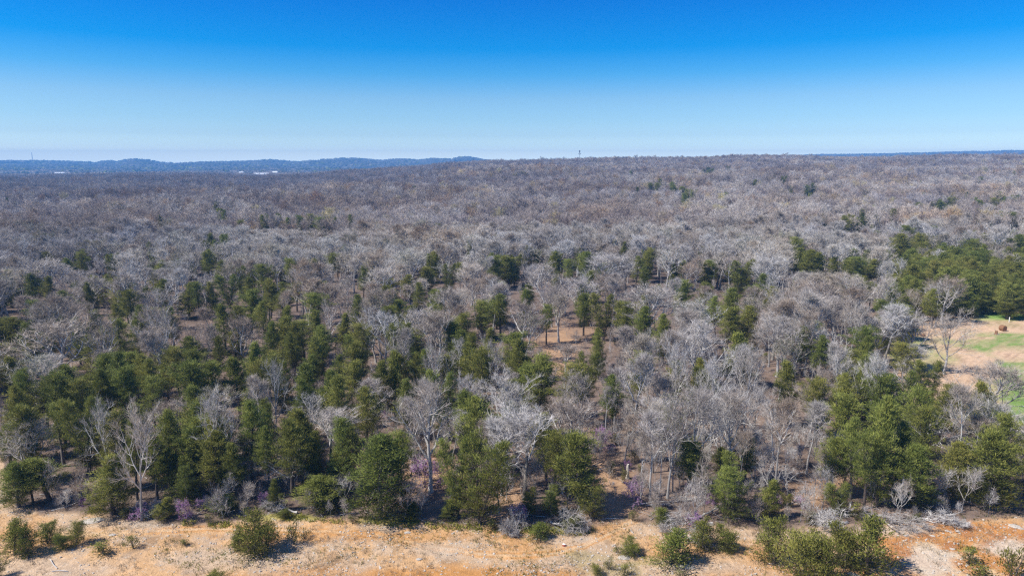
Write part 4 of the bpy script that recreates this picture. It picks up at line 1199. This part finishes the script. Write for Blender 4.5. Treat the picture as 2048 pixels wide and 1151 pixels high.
# ---------------------------------------------------------------- naming what stands where
LAND = [
    ("the hay bale", (2005, 658)), ("the sandy gap", (1170, 660)), ("the white broken stump", (1255, 958)), ("the trail bend", (1262, 1040)), ("the big brush pile", (1390, 1050)),
    ("the orange clay flat", (1930, 1060)), ("the big dark-trunked oak", (862, 985)), ("the trailside round cedar", (958, 1048)), ("the broad weedy-foot cedar", (760, 1038)), ("the pale gravel edge", (8, 960)),
    ("the slanting edge cedar", (228, 1028)), ("the column cedar", (623, 982)), ("the fallen treetop", (1780, 1050)), ("the pasture corner", (1850, 640)), ("the white-limbed tree", (1848, 935)),
    ("the pasture tree", (1888, 748)), ("the leaning gnarled tree", (590, 990)), ("the glade redbud", (1200, 898)), ("the two brown trunks", (1132, 750)), ("the sunlit glade floor", (655, 797)),
    ("the broken-topped snag", (1575, 990)), ("the slim pale trio", (1300, 1000)), ("the great pale crown", (105, 760)), ("the dark cedar corner", (1990, 640)),
]
LANDW = [(n, ray_to_ground(*p)[:2]) for n, p in LAND]
ORD = ["nearest", "second", "third", "fourth", "fifth", "sixth", "seventh", "eighth", "ninth", "tenth", "eleventh", "twelfth", "thirteenth", "fourteenth", "fifteenth", "sixteenth", "seventeenth", "eighteenth", "nineteenth", "twentieth"]


def label_all(items, noun_of):
    """Each item's own label: its look, then its order from the nearest landmark on one side of it."""
    groups = {}
    for q in items:
        ds = sorted((math.hypot(q["x"] - lx, q["y"] - ly), n, lx, ly) for n, (lx, ly) in LANDW)
        dist, n, lx, ly = ds[0]
        dx, dy = q["x"] - lx, q["y"] - ly
        side = ("behind" if dy > 0 else "in front of") if abs(dy) > abs(dx) * 0.9 else ("right of" if dx > 0 else "left of")
        groups.setdefault((noun_of(q), side, n), []).append((dist, q))
    for (noun, side, n), L in groups.items():
        L.sort(key=lambda a: a[0])
        extra = {k: (" well apart" if k == 20 else " at the far fringe") for k in range(20, len(L))}
        for k, (_, q) in enumerate(L):
            if len(L) == 1: q["label"] = "%s %s %s" % (noun, side, n)
            else: q["label"] = "%s, %s one %s %s" % (noun, ORD[k] if k < len(ORD) else "outlying%s" % extra.get(k, ""), side, n)


def bare_noun(q):
    t = "tall " if q["h"] > 13.2 else "low " if q["h"] < 10.2 else ""
    return t + {"round": "round-crowned leafless tree", "vase": "forked upswept leafless tree", "slim": "slender pale-stemmed leafless tree", "budding": "budding greenish-grey tree", "yellow": "pale yellow catkin-covered tree", "gnarled": "bleached gnarled bare tree", "spreading": "spreading leafless oak"}[q["look"]]


def ced_noun(q):
    t = "tall " if q["h"] > 10 else "low " if q["h"] < 6.5 else ""
    return t + {"full": "cedar green to the ground", "column": "narrow columnar cedar", "tall": "cedar with dark bare lower trunk"}[q["look"]]


label_all(near["bare"], bare_noun)
label_all(near["cedar"], ced_noun)
label_all(youngs, lambda q: ("bushy young cedar" if q["look"] == "dense" else "thin young cedar") + (" over two metres" if q["h"] > 2.6 else " knee to chest high"))
label_all(reds, lambda q: "purple-pink flowering redbud")
HAND = {(862, "bare"): "big spreading oak with dark trunk and long low limb at the clearing edge",
        (958, "cedar"): "large round-topped cedar standing at the trail edge, dense to the ground",
        (760, "cedar"): "broad ragged cedar beside the yellow weeds, branches down to the ground",
        (228, "cedar"): "slanting cedar at the wood edge beside the dark shadow",
        (623, "cedar"): "narrow dark column cedar beside the leaning gnarled tree",
        (1752, "cedar"): "tallest front cedar, tiered olive crown rising above the fallen treetop",
        (1848, "bare"): "white-limbed spreading bare tree rising over the edge cedars",
        (1888, "bare"): "tall grey bare tree standing alone at the pasture edge",
        (105, "bare"): "great pale-crowned bare tree among the dark evergreens",
        (590, "bare"): "leaning gnarled dead-white tree beside the column cedar",
        (1575, "bare"): "broken-topped pale snag with drooping branches over the glade"}
for q in near["bare"] + near["cedar"]:
    key = (q["px"], q["kind"])
    if key in HAND: q["label"] = HAND[key]


def stand(q, name, cat, group):
    e = bpy.data.objects.new(name, None)
    COL.objects.link(e)
    e.empty_display_size = 0.5
    e.location = (q["x"], q["y"], q["z"])
    rz = q["rz"]
    if q["look"] == "spreading": rz = 0.25
    e.rotation_euler = (q.get("tx", 0), q.get("ty", 0), rz); e.scale = (q["sx"], q["sx"], q["sz"])
    tag(e, q["label"], cat, group)
    obj("trunk", q["p"]["t"], e)
    obj("crown", q["p"]["c"], e)
    if "b" in q["p"]: obj("blossom", q["p"]["b"], e)
    return e


for q in near["bare"]: stand(q, "bare_tree", "tree", "leafless trees of the near wood")
for q in near["cedar"]: stand(q, "cedar_tree", "cedar", "evergreen cedars of the near wood")
for q in youngs: stand(q, "young_cedar", "young cedar", "young cedars on the stony clearing")
for q in reds: stand(q, "redbud_tree", "redbud", "flowering redbuds at the wood edge")


# ---------------------------------------------------------------- fallen wood
def fallen(name, seed, L, wid, hgt, az, label, px, foot, cat="brush pile", trunk_r=0.12, nlimb=12, brown=False):
    rng = rs(seed)
    tr, th, tn, tw = grow_bare(seed, H=L, fork=0.15, limbs=nlimb, spread=0.7, gnarl=0.18, nb=(5, 5, 4), rtrunk=trunk_r, twig_r=0.013, up=0.0, limb_len=0.5)

    def lay(s):
        s = np.array(s)
        for k in (0, 3):
            x, y, z = s[:, k].copy(), s[:, k + 1].copy(), s[:, k + 2].copy()
            nx, ny, nz = z, x * (wid / L), np.abs(y) * hgt / (L * 0.5) + 0.08 + np.abs(np.sin(x * 2 + z)) * 0.25
            s[:, k], s[:, k + 1], s[:, k + 2] = nx * math.cos(az) - ny * math.sin(az), nx * math.sin(az) + ny * math.cos(az), nz
        return s
    x, y, z = ray_to_ground(px, foot)
    e = bpy.data.objects.new(name, None); COL.objects.link(e); e.location = (x, y, z)
    tag(e, label, cat, None)
    V, Fc = tubes(lay(tr), 6, rng); obj("trunk", mesh_from("fallen_trunk", V, Fc, [M["stump" if brown else "deadwood"]], smooth=True), e)
    V, fs = join_parts([tubes(lay(th), 4, rng), tubes(lay(tn), 3, rng), tubes(lay(tw), 2, rng)])
    obj("branches", mesh_from("fallen_branches", V, fs, [M["deadwood"]]), e)
    return e


fallen("fallen_treetop", 401, 9.5, 7, 2.6, rad(-28), "large grey fallen treetop lying along the wood edge above the orange clay", 1690, 1030, "fallen tree", 0.16, 14)
fallen("brush_pile", 402, 6.5, 6, 2.6, rad(195), "big tangled heap of bleached branches by the bend of the trail", 1420, 1052, nlimb=14)
fallen("brush_pile", 403, 5.5, 4.5, 1.6, rad(-50), "grey branches splayed between the two bushy cedars of the clearing", 1350, 1070)
fallen("brush_pile", 404, 4.8, 4.4, 2.4, rad(-40), "dense grey brush heap fanned out just left of the orange track", 1105, 1052)
fallen("brush_pile", 405, 3.6, 3.0, 2.2, rad(-100), "small feathery grey brush heap beside the round edge cedar", 1032, 1050)
fallen("brush_pile", 406, 5.0, 4.5, 2.2, rad(200), "pale brush heap behind the clump of bushy olive cedars", 1690, 1050)
fallen("brush_pile", 407, 5.5, 4.0, 1.8, rad(-15), "dark tangled brush in the shade at the orange clay edge", 1830, 1040)
fallen("fallen_tree", 408, 9.0, 2.0, 1.0, rad(35), "long pale fallen trunk pointing into the wood above the big brush pile", 1395, 1042, "fallen tree", 0.13, 7, True)
fallen("fallen_tree", 409, 8.0, 2.0, 0.8, rad(8), "thin fallen pole lying level behind the big brush pile", 1285, 1010, "fallen tree", 0.10, 5, True)
fallen("brush_pile", 410, 4.0, 3.5, 1.5, rad(10), "grey drooping brush at the foot of the slanting edge cedar", 262, 1034)
fallen("brush_pile", 411, 4.4, 3.8, 1.8, rad(170), "light grey brush under the leaning gnarled tree", 590, 1028)
fallen("fallen_tree", 412, 7.5, 2.4, 0.8, rad(-4), "curved white fallen limb among shadows behind the fallen treetop", 1765, 1004, "fallen tree", 0.09, 6)


def lathe(name, prof, mat, seg=9, seed=0, parent=None, jag=0.0):
    rng = rs(seed); vs = []
    for r, z in prof:
        for k in range(seg):
            a = 2 * math.pi * k / seg; rr = r * (1 + jag * (rng.rand() - 0.5)); vs.append((rr * math.cos(a), rr * math.sin(a), z + (jag * rng.rand() * 0.5 if (r, z) == prof[-2] else 0)))
    n = len(prof); i = np.arange(n * seg).reshape(n, seg); i2 = np.roll(i, -1, 1)
    q = np.stack([i[:-1], i2[:-1], i2[1:], i[1:]], -1).reshape(-1, 4)
    return mesh_from(name, np.array(vs), q, [M[mat]])


x, y, z = ray_to_ground(1255, 958)
o = obj("broken_stump", lathe("broken_stump", [(0.30, -0.1), (0.22, 0.2), (0.19, 1.0), (0.18, 1.55), (0.13, 1.9), (0.02, 1.85)], "stump", 9, 3, jag=0.25), loc=(x, y, z))
tag(o, "short pale broken stump standing in the leaf litter behind the trail bend", "stump")


def stick(name, pts_px, r, label):
    segs = []
    W_ = [np.array(ray_to_ground(a, b)) + np.array([0, 0, 0.08 + h]) for a, b, h in pts_px]
    o0 = W_[0].copy()
    for a, b in zip(W_[:-1], W_[1:]):
        segs.append([*(a - o0), *(b - o0), r, r * 0.7])
    V, Fc = tubes(segs, 6, rs(1))
    ob = obj(name, mesh_from(name, V, Fc, [M["deadwood"]], smooth=True), loc=tuple(o0))
    tag(ob, label, "stick")


stick("bleached_stick", [(101, 1124, 0.1), (108, 1132, 0.05), (115, 1138, 0.0)], 0.05, "short white stick slanting on the gravel below the young cedars")
stick("bleached_stick", [(104, 1144, 0.0), (120, 1145, 0.1), (137, 1147, 0.0)], 0.05, "long white stick lying level on the gravel below the slanting one")

# slabs of bare rock on the clearing
for k, (px, py, w, lab) in enumerate([
        (1418, 1050, 24, "white flat rock slab between the brush pile and the trail"), (1248, 1118, 30, "grey cracked slab below the dark young cedar at the trail"),
        (1372, 1136, 40, "grey ledge just below the round bushy cedar"), (1705, 1150, 26, "pale rock under the clump of bushy olive cedars"),
        (1855, 1042, 20, "whitish slab beneath the shaded brush at the clay edge"), (1895, 1066, 12, "pale stone on the orange clay near the fallen treetop"),
        (1915, 1062, 11, "small white stone standing out on the upper orange clay"), (1864, 1076, 11, "pale stone in the middle of the rusty clay patch"),
        (1905, 1099, 13, "light stone on the lower orange clay by the thin cedar"), (2030, 1055, 30, "long white slab on the far end of the orange clay"),
        (185, 1044, 44, "long pale slab at the edge of the wood shadow"), (815, 1068, 16, "small white stones patch above the worn trail"),
        (1811, 1072, 10, "single pale stone beside the fallen treetop twigs"), (225, 1073, 16, "pale flat stone beside the worn trail start"),
        (10, 1002, 26, "pale flat rock at the gravel edge by the first cedar"), (838, 1122, 14, "grey stone in the stony patch of the clearing")]):
    x, y, z = ray_to_ground(px, py)
    s = w / F * y * 0.55
    ob = obj("rock_slab", rock_mesh("rock_slab", 40 + k, 0.22), loc=(x, y, z + 0.03))
    ob.scale = (s, s * 0.6, max(0.35, s * 0.7)); ob.rotation_euler = (0, 0, frng.randn() * 0.3)
    tag(ob, lab, "rock", "pale rock slabs on the clearing", "thing")
x, y, z = ray_to_ground(1128, 1096)
ob = obj("painted_stone", rock_mesh("painted_stone", 61, 0.7, "redstone"), loc=(x, y, z + 0.1)); ob.scale = (0.26, 0.2, 0.2)
tag(ob, "small rust-red stone with a white top beside the orange track", "stone")
cap = obj("white_top", rock_mesh("white_top", 62, 0.5, "white"), ob); cap.location = (0, 0.1, 0.65); cap.scale = (0.72, 0.8, 0.45)

# ---------------------------------------------------------------- the pasture: hay bale, stump, post
x, y, z = ray_to_ground(2005, 661)
e = bpy.data.objects.new("hay_bale", None); COL.objects.link(e); e.location = (x, y, z); e.rotation_euler = (0, 0, rad(12))
e.scale = (0.78, 0.78, 0.78)
tag(e, "round rusty brown hay bale on the bare pasture below the cedars", "hay bale")
prof = [(0.0, -0.75), (0.5, -0.76), (0.82, -0.72), (0.88, -0.6), (0.9, 0), (0.88, 0.6), (0.82, 0.72), (0.5, 0.76), (0.0, 0.75)]
me = lathe("bale_body", prof, "hay", 20, 4, jag=0.05)
b_ = obj("bale", me, e); b_.rotation_euler = (rad(90), 0, 0); b_.location = (0, 0, 0.84)
for k in (-0.35, 0.0, 0.35):
    tw_ = obj("twine", lathe("twine", [(0.905, -0.015), (0.925, -0.015), (0.925, 0.015), (0.905, 0.015)], "straw", 20), e); tw_.rotation_euler = (rad(90), 0, 0); tw_.location = (0, k, 0.84)
x, y, z = ray_to_ground(1992, 669)
e = bpy.data.objects.new("uprooted_stump", None); COL.objects.link(e); e.location = (x, y, z)
tag(e, "small dark uprooted stump on the sand just below the hay bale", "stump")
obj("stump", lathe("stump", [(0.45, -0.1), (0.35, 0.3), (0.28, 0.8), (0.02, 0.85)], "hay", 9, 5, jag=0.4), e)
segs = [[0, 0, 0.2, 0.9 * math.cos(a), 0.9 * math.sin(a), 0.02, 0.09, 0.03] for a in (0.3, 1.6, 2.7, 4.0, 5.2)] + [[0, 0, 0.6, -0.5, 0.1, 1.3, 0.07, 0.02]]
V, Fc = tubes(segs, 5, rs(3)); obj("roots", mesh_from("roots", V, Fc, [M["deadwood"]]), e)
x, y, z = ray_to_ground(2018, 644)
ob = obj("white_post", lathe("white_post", [(0.10, -0.1), (0.10, 1.1), (0.12, 1.12), (0.12, 1.2), (0.0, 1.26)], "white", 8, 6), loc=(x, y, z))
tag(ob, "short white post in the cedar shade beyond the hay bale", "post")
x, y, z = ray_to_ground(1846, 672)
ob = obj("brown_boulder", rock_mesh("brown_boulder", 71, 0.6, "hay"), loc=(x, y, z + 0.2)); ob.scale = (0.6, 0.5, 0.6)
tag(ob, "low brown earth-stained boulder on the pasture behind the grey trees", "rock")


# ---------------------------------------------------------------- buildings far off
def box(sx, sy, sz, cz=0.0):
    x, y, z = sx / 2, sy / 2, sz
    V = np.array([(-x, -y, cz), (x, -y, cz), (x, y, cz), (-x, y, cz), (-x, -y, cz + z), (x, -y, cz + z), (x, y, cz + z), (-x, y, cz + z)])
    return V, np.array([(0, 3, 2, 1), (4, 5, 6, 7), (0, 1, 5, 4), (1, 2, 6, 5), (2, 3, 7, 6), (3, 0, 4, 7)])


def house(name, px, py, w, dpt, h, rh, label, wall="white", roof="roofgrey", nwin=4, at=None, lift=0.0):
    x, y, z = at or ray_to_ground(px, py)
    e = bpy.data.objects.new(name, None); COL.objects.link(e); e.location = (x, y, z + lift)
    tag(e, label, "building")
    V, Fc = box(w, dpt, h + 16, -16); obj("wall", mesh_from("wall", V, Fc, [M[wall]]), e)
    a, b = w / 2 + 0.5, dpt / 2 + 0.5
    V = np.array([(-a, -b, h), (a, -b, h), (a, b, h), (-a, b, h), (-a, 0, h + rh), (a, 0, h + rh)])
    obj("roof", mesh_from("roof", V, [np.array([(0, 1, 5, 4), (2, 3, 4, 5), (0, 3, 2, 1)]), np.array([(0, 4, 3), (1, 2, 5)])], [M[roof]]), e)
    for k in range(nwin):
        V, Fc = box(1.6, 0.12, 1.6, 0)
        wd = obj("window", mesh_from("window", V, Fc, [M["pane"]]), e)
        wd.location = ((k + 0.5 - nwin / 2) * w / nwin, -dpt / 2 - 0.03, h * 0.45)
    return e


def ground_at(px, y, py=None, tall=0.0):
    x = (px - 1024) / 1389 * y
    z = float(height(x, y))
    if py is not None: z = CAM_H - (py - 322) / 1389 * y - tall
    return x, y, z


house("white_barn", 0, 0, 42, 16, 6, 4, "long white metal-roofed barn just beyond the near wood", nwin=6, at=ground_at(521, 1900, 345.5, 10))
house("white_building", 0, 0, 30, 14, 8, 3, "low white building with pale roof in the valley near the tall mast", nwin=5, at=ground_at(117, 2350, 344, 11))
house("white_house", 0, 0, 12, 12, 12, 5, "white gabled house at one end of the low valley building", nwin=2, at=ground_at(127, 2340, 345, 17))
house("white_shed", 0, 0, 30, 12, 6, 3, "pale shed roof in the blue valley woods below the notch", nwin=3, at=ground_at(198, 3300, 338, 9))
house("pink_brick_house", 0, 0, 14, 10, 6, 4, "pinkish brick house among valley evergreens beside the barn", wall="brick", nwin=3, at=ground_at(549, 2100, 342, 10))
house("far_house", 0, 0, 14, 10, 6, 4, "small white house on the valley edge left of the barn", nwin=3, at=ground_at(481, 2250, 343, 10))
house("far_house", 0, 0, 16, 10, 6, 4, "small pale house right of the pinkish brick house", nwin=3, at=ground_at(643, 2150, 342.5, 10))
for px, py, wd, lab in ((335, 324.5, 26, "white house on the cleared hilltop, first of the row"), (357, 325, 30, "pale farmhouse on the cleared hilltop beside the meadow"), (371, 326, 22, "white hilltop house at the meadow's lower edge"),
                        (349, 331, 24, "white farmhouse lower down the cleared hill slope"), (388, 330, 20, "reddish hillside house under the hilltop row")):
    yv = 5200 if py < 328 else 4500
    xg = (px - 1024) / 1389 * yv
    house("hill_house", px, py, wd, 16, 9, 5, lab, wall="brick" if px == 388 else "white", nwin=3, at=(xg, yv, CAM_H - (py - 322) / 1389 * yv - 10), lift=0)


# ---------------------------------------------------------------- masts
def mast(name, px, y, top_px, half, label, platforms=()):
    x, yv, z = ground_at(px, y)
    H = CAM_H + (322 - top_px) / 1389 * y - z
    e = bpy.data.objects.new(name, None); COL.objects.link(e); e.location = (x, yv, z); tag(e, label, "tower")
    legs = [(half * math.cos(a), half * math.sin(a)) for a in (0.5, 2.6, 4.7)]
    for lx, ly in legs:
        V, Fc = tubes([[lx, ly, 0, lx * 0.35, ly * 0.35, H, half * 0.22, half * 0.18]], 5, rs(1)); obj("leg", mesh_from("leg", V, Fc, [M["steel"]]), e)
    segs = []; n = int(H / (half * 2.2))
    for k in range(n):
        for i in range(3):
            a, b = legs[i], legs[(i + 1) % 3]
            f0, f1 = 1 - 0.65 * k / n, 1 - 0.65 * (k + 1) / n
            segs.append([a[0] * f0, a[1] * f0, H * k / n, b[0] * f1, b[1] * f1, H * (k + 1) / n, half * 0.10, half * 0.10])
            segs.append([a[0] * f0, a[1] * f0, H * k / n, b[0] * f0, b[1] * f0, H * k / n, half * 0.10, half * 0.10])
    V, Fc = tubes(segs, 3, rs(1)); obj("lattice", mesh_from("lattice", V, Fc, [M["steel"]]), e)
    for hz, rr, n_a in platforms:
        sg = []
        for k in range(n_a):
            a = 2 * math.pi * k / n_a
            sg.append([rr * math.cos(a), rr * math.sin(a), H * hz - 1.3, rr * math.cos(a), rr * math.sin(a), H * hz + 1.3, 0.28, 0.28])
            a2 = 2 * math.pi * (k + 1) / n_a
            sg.append([rr * math.cos(a), rr * math.sin(a), H * hz, rr * math.cos(a2), rr * math.sin(a2), H * hz, 0.15, 0.15])
            sg.append([0, 0, H * hz, rr * math.cos(a), rr * math.sin(a), H * hz, 0.15, 0.15])
        V, Fc = tubes(sg, 4, rs(1)); obj("antenna_ring", mesh_from("antenna_ring", V, Fc, [M["steel"]]), e)


mast("phone_mast", 1159, 1560, 301, 0.6, "slender lattice phone mast with antenna rings on the wooded ridge", ((0.96, 1.2, 6), (0.88, 1.0, 6), (0.76, 2.2, 8)))
mast("radio_mast", 65, 5450, 305, 3.4, "thin tall radio mast on the flat blue hill")

# ---------------------------------------------------------------- the air
V, Fc = box(20400, 6700, 215, -80)
V = V + np.array([0, 3050, 0])
mh, t, o = new_mat("air")
pv = t.nodes.new("ShaderNodeVolumePrincipled")
pv.inputs["Color"].default_value = (0.20, 0.52, 1.0, 1)
pv.inputs["Density"].default_value = 0.00019
pv.inputs["Anisotropy"].default_value = 0.0
t.links.new(pv.outputs[0], o.inputs["Volume"])
tag(obj("haze", mesh_from("haze", V, Fc, [mh])), kind="stuff")
print("done")
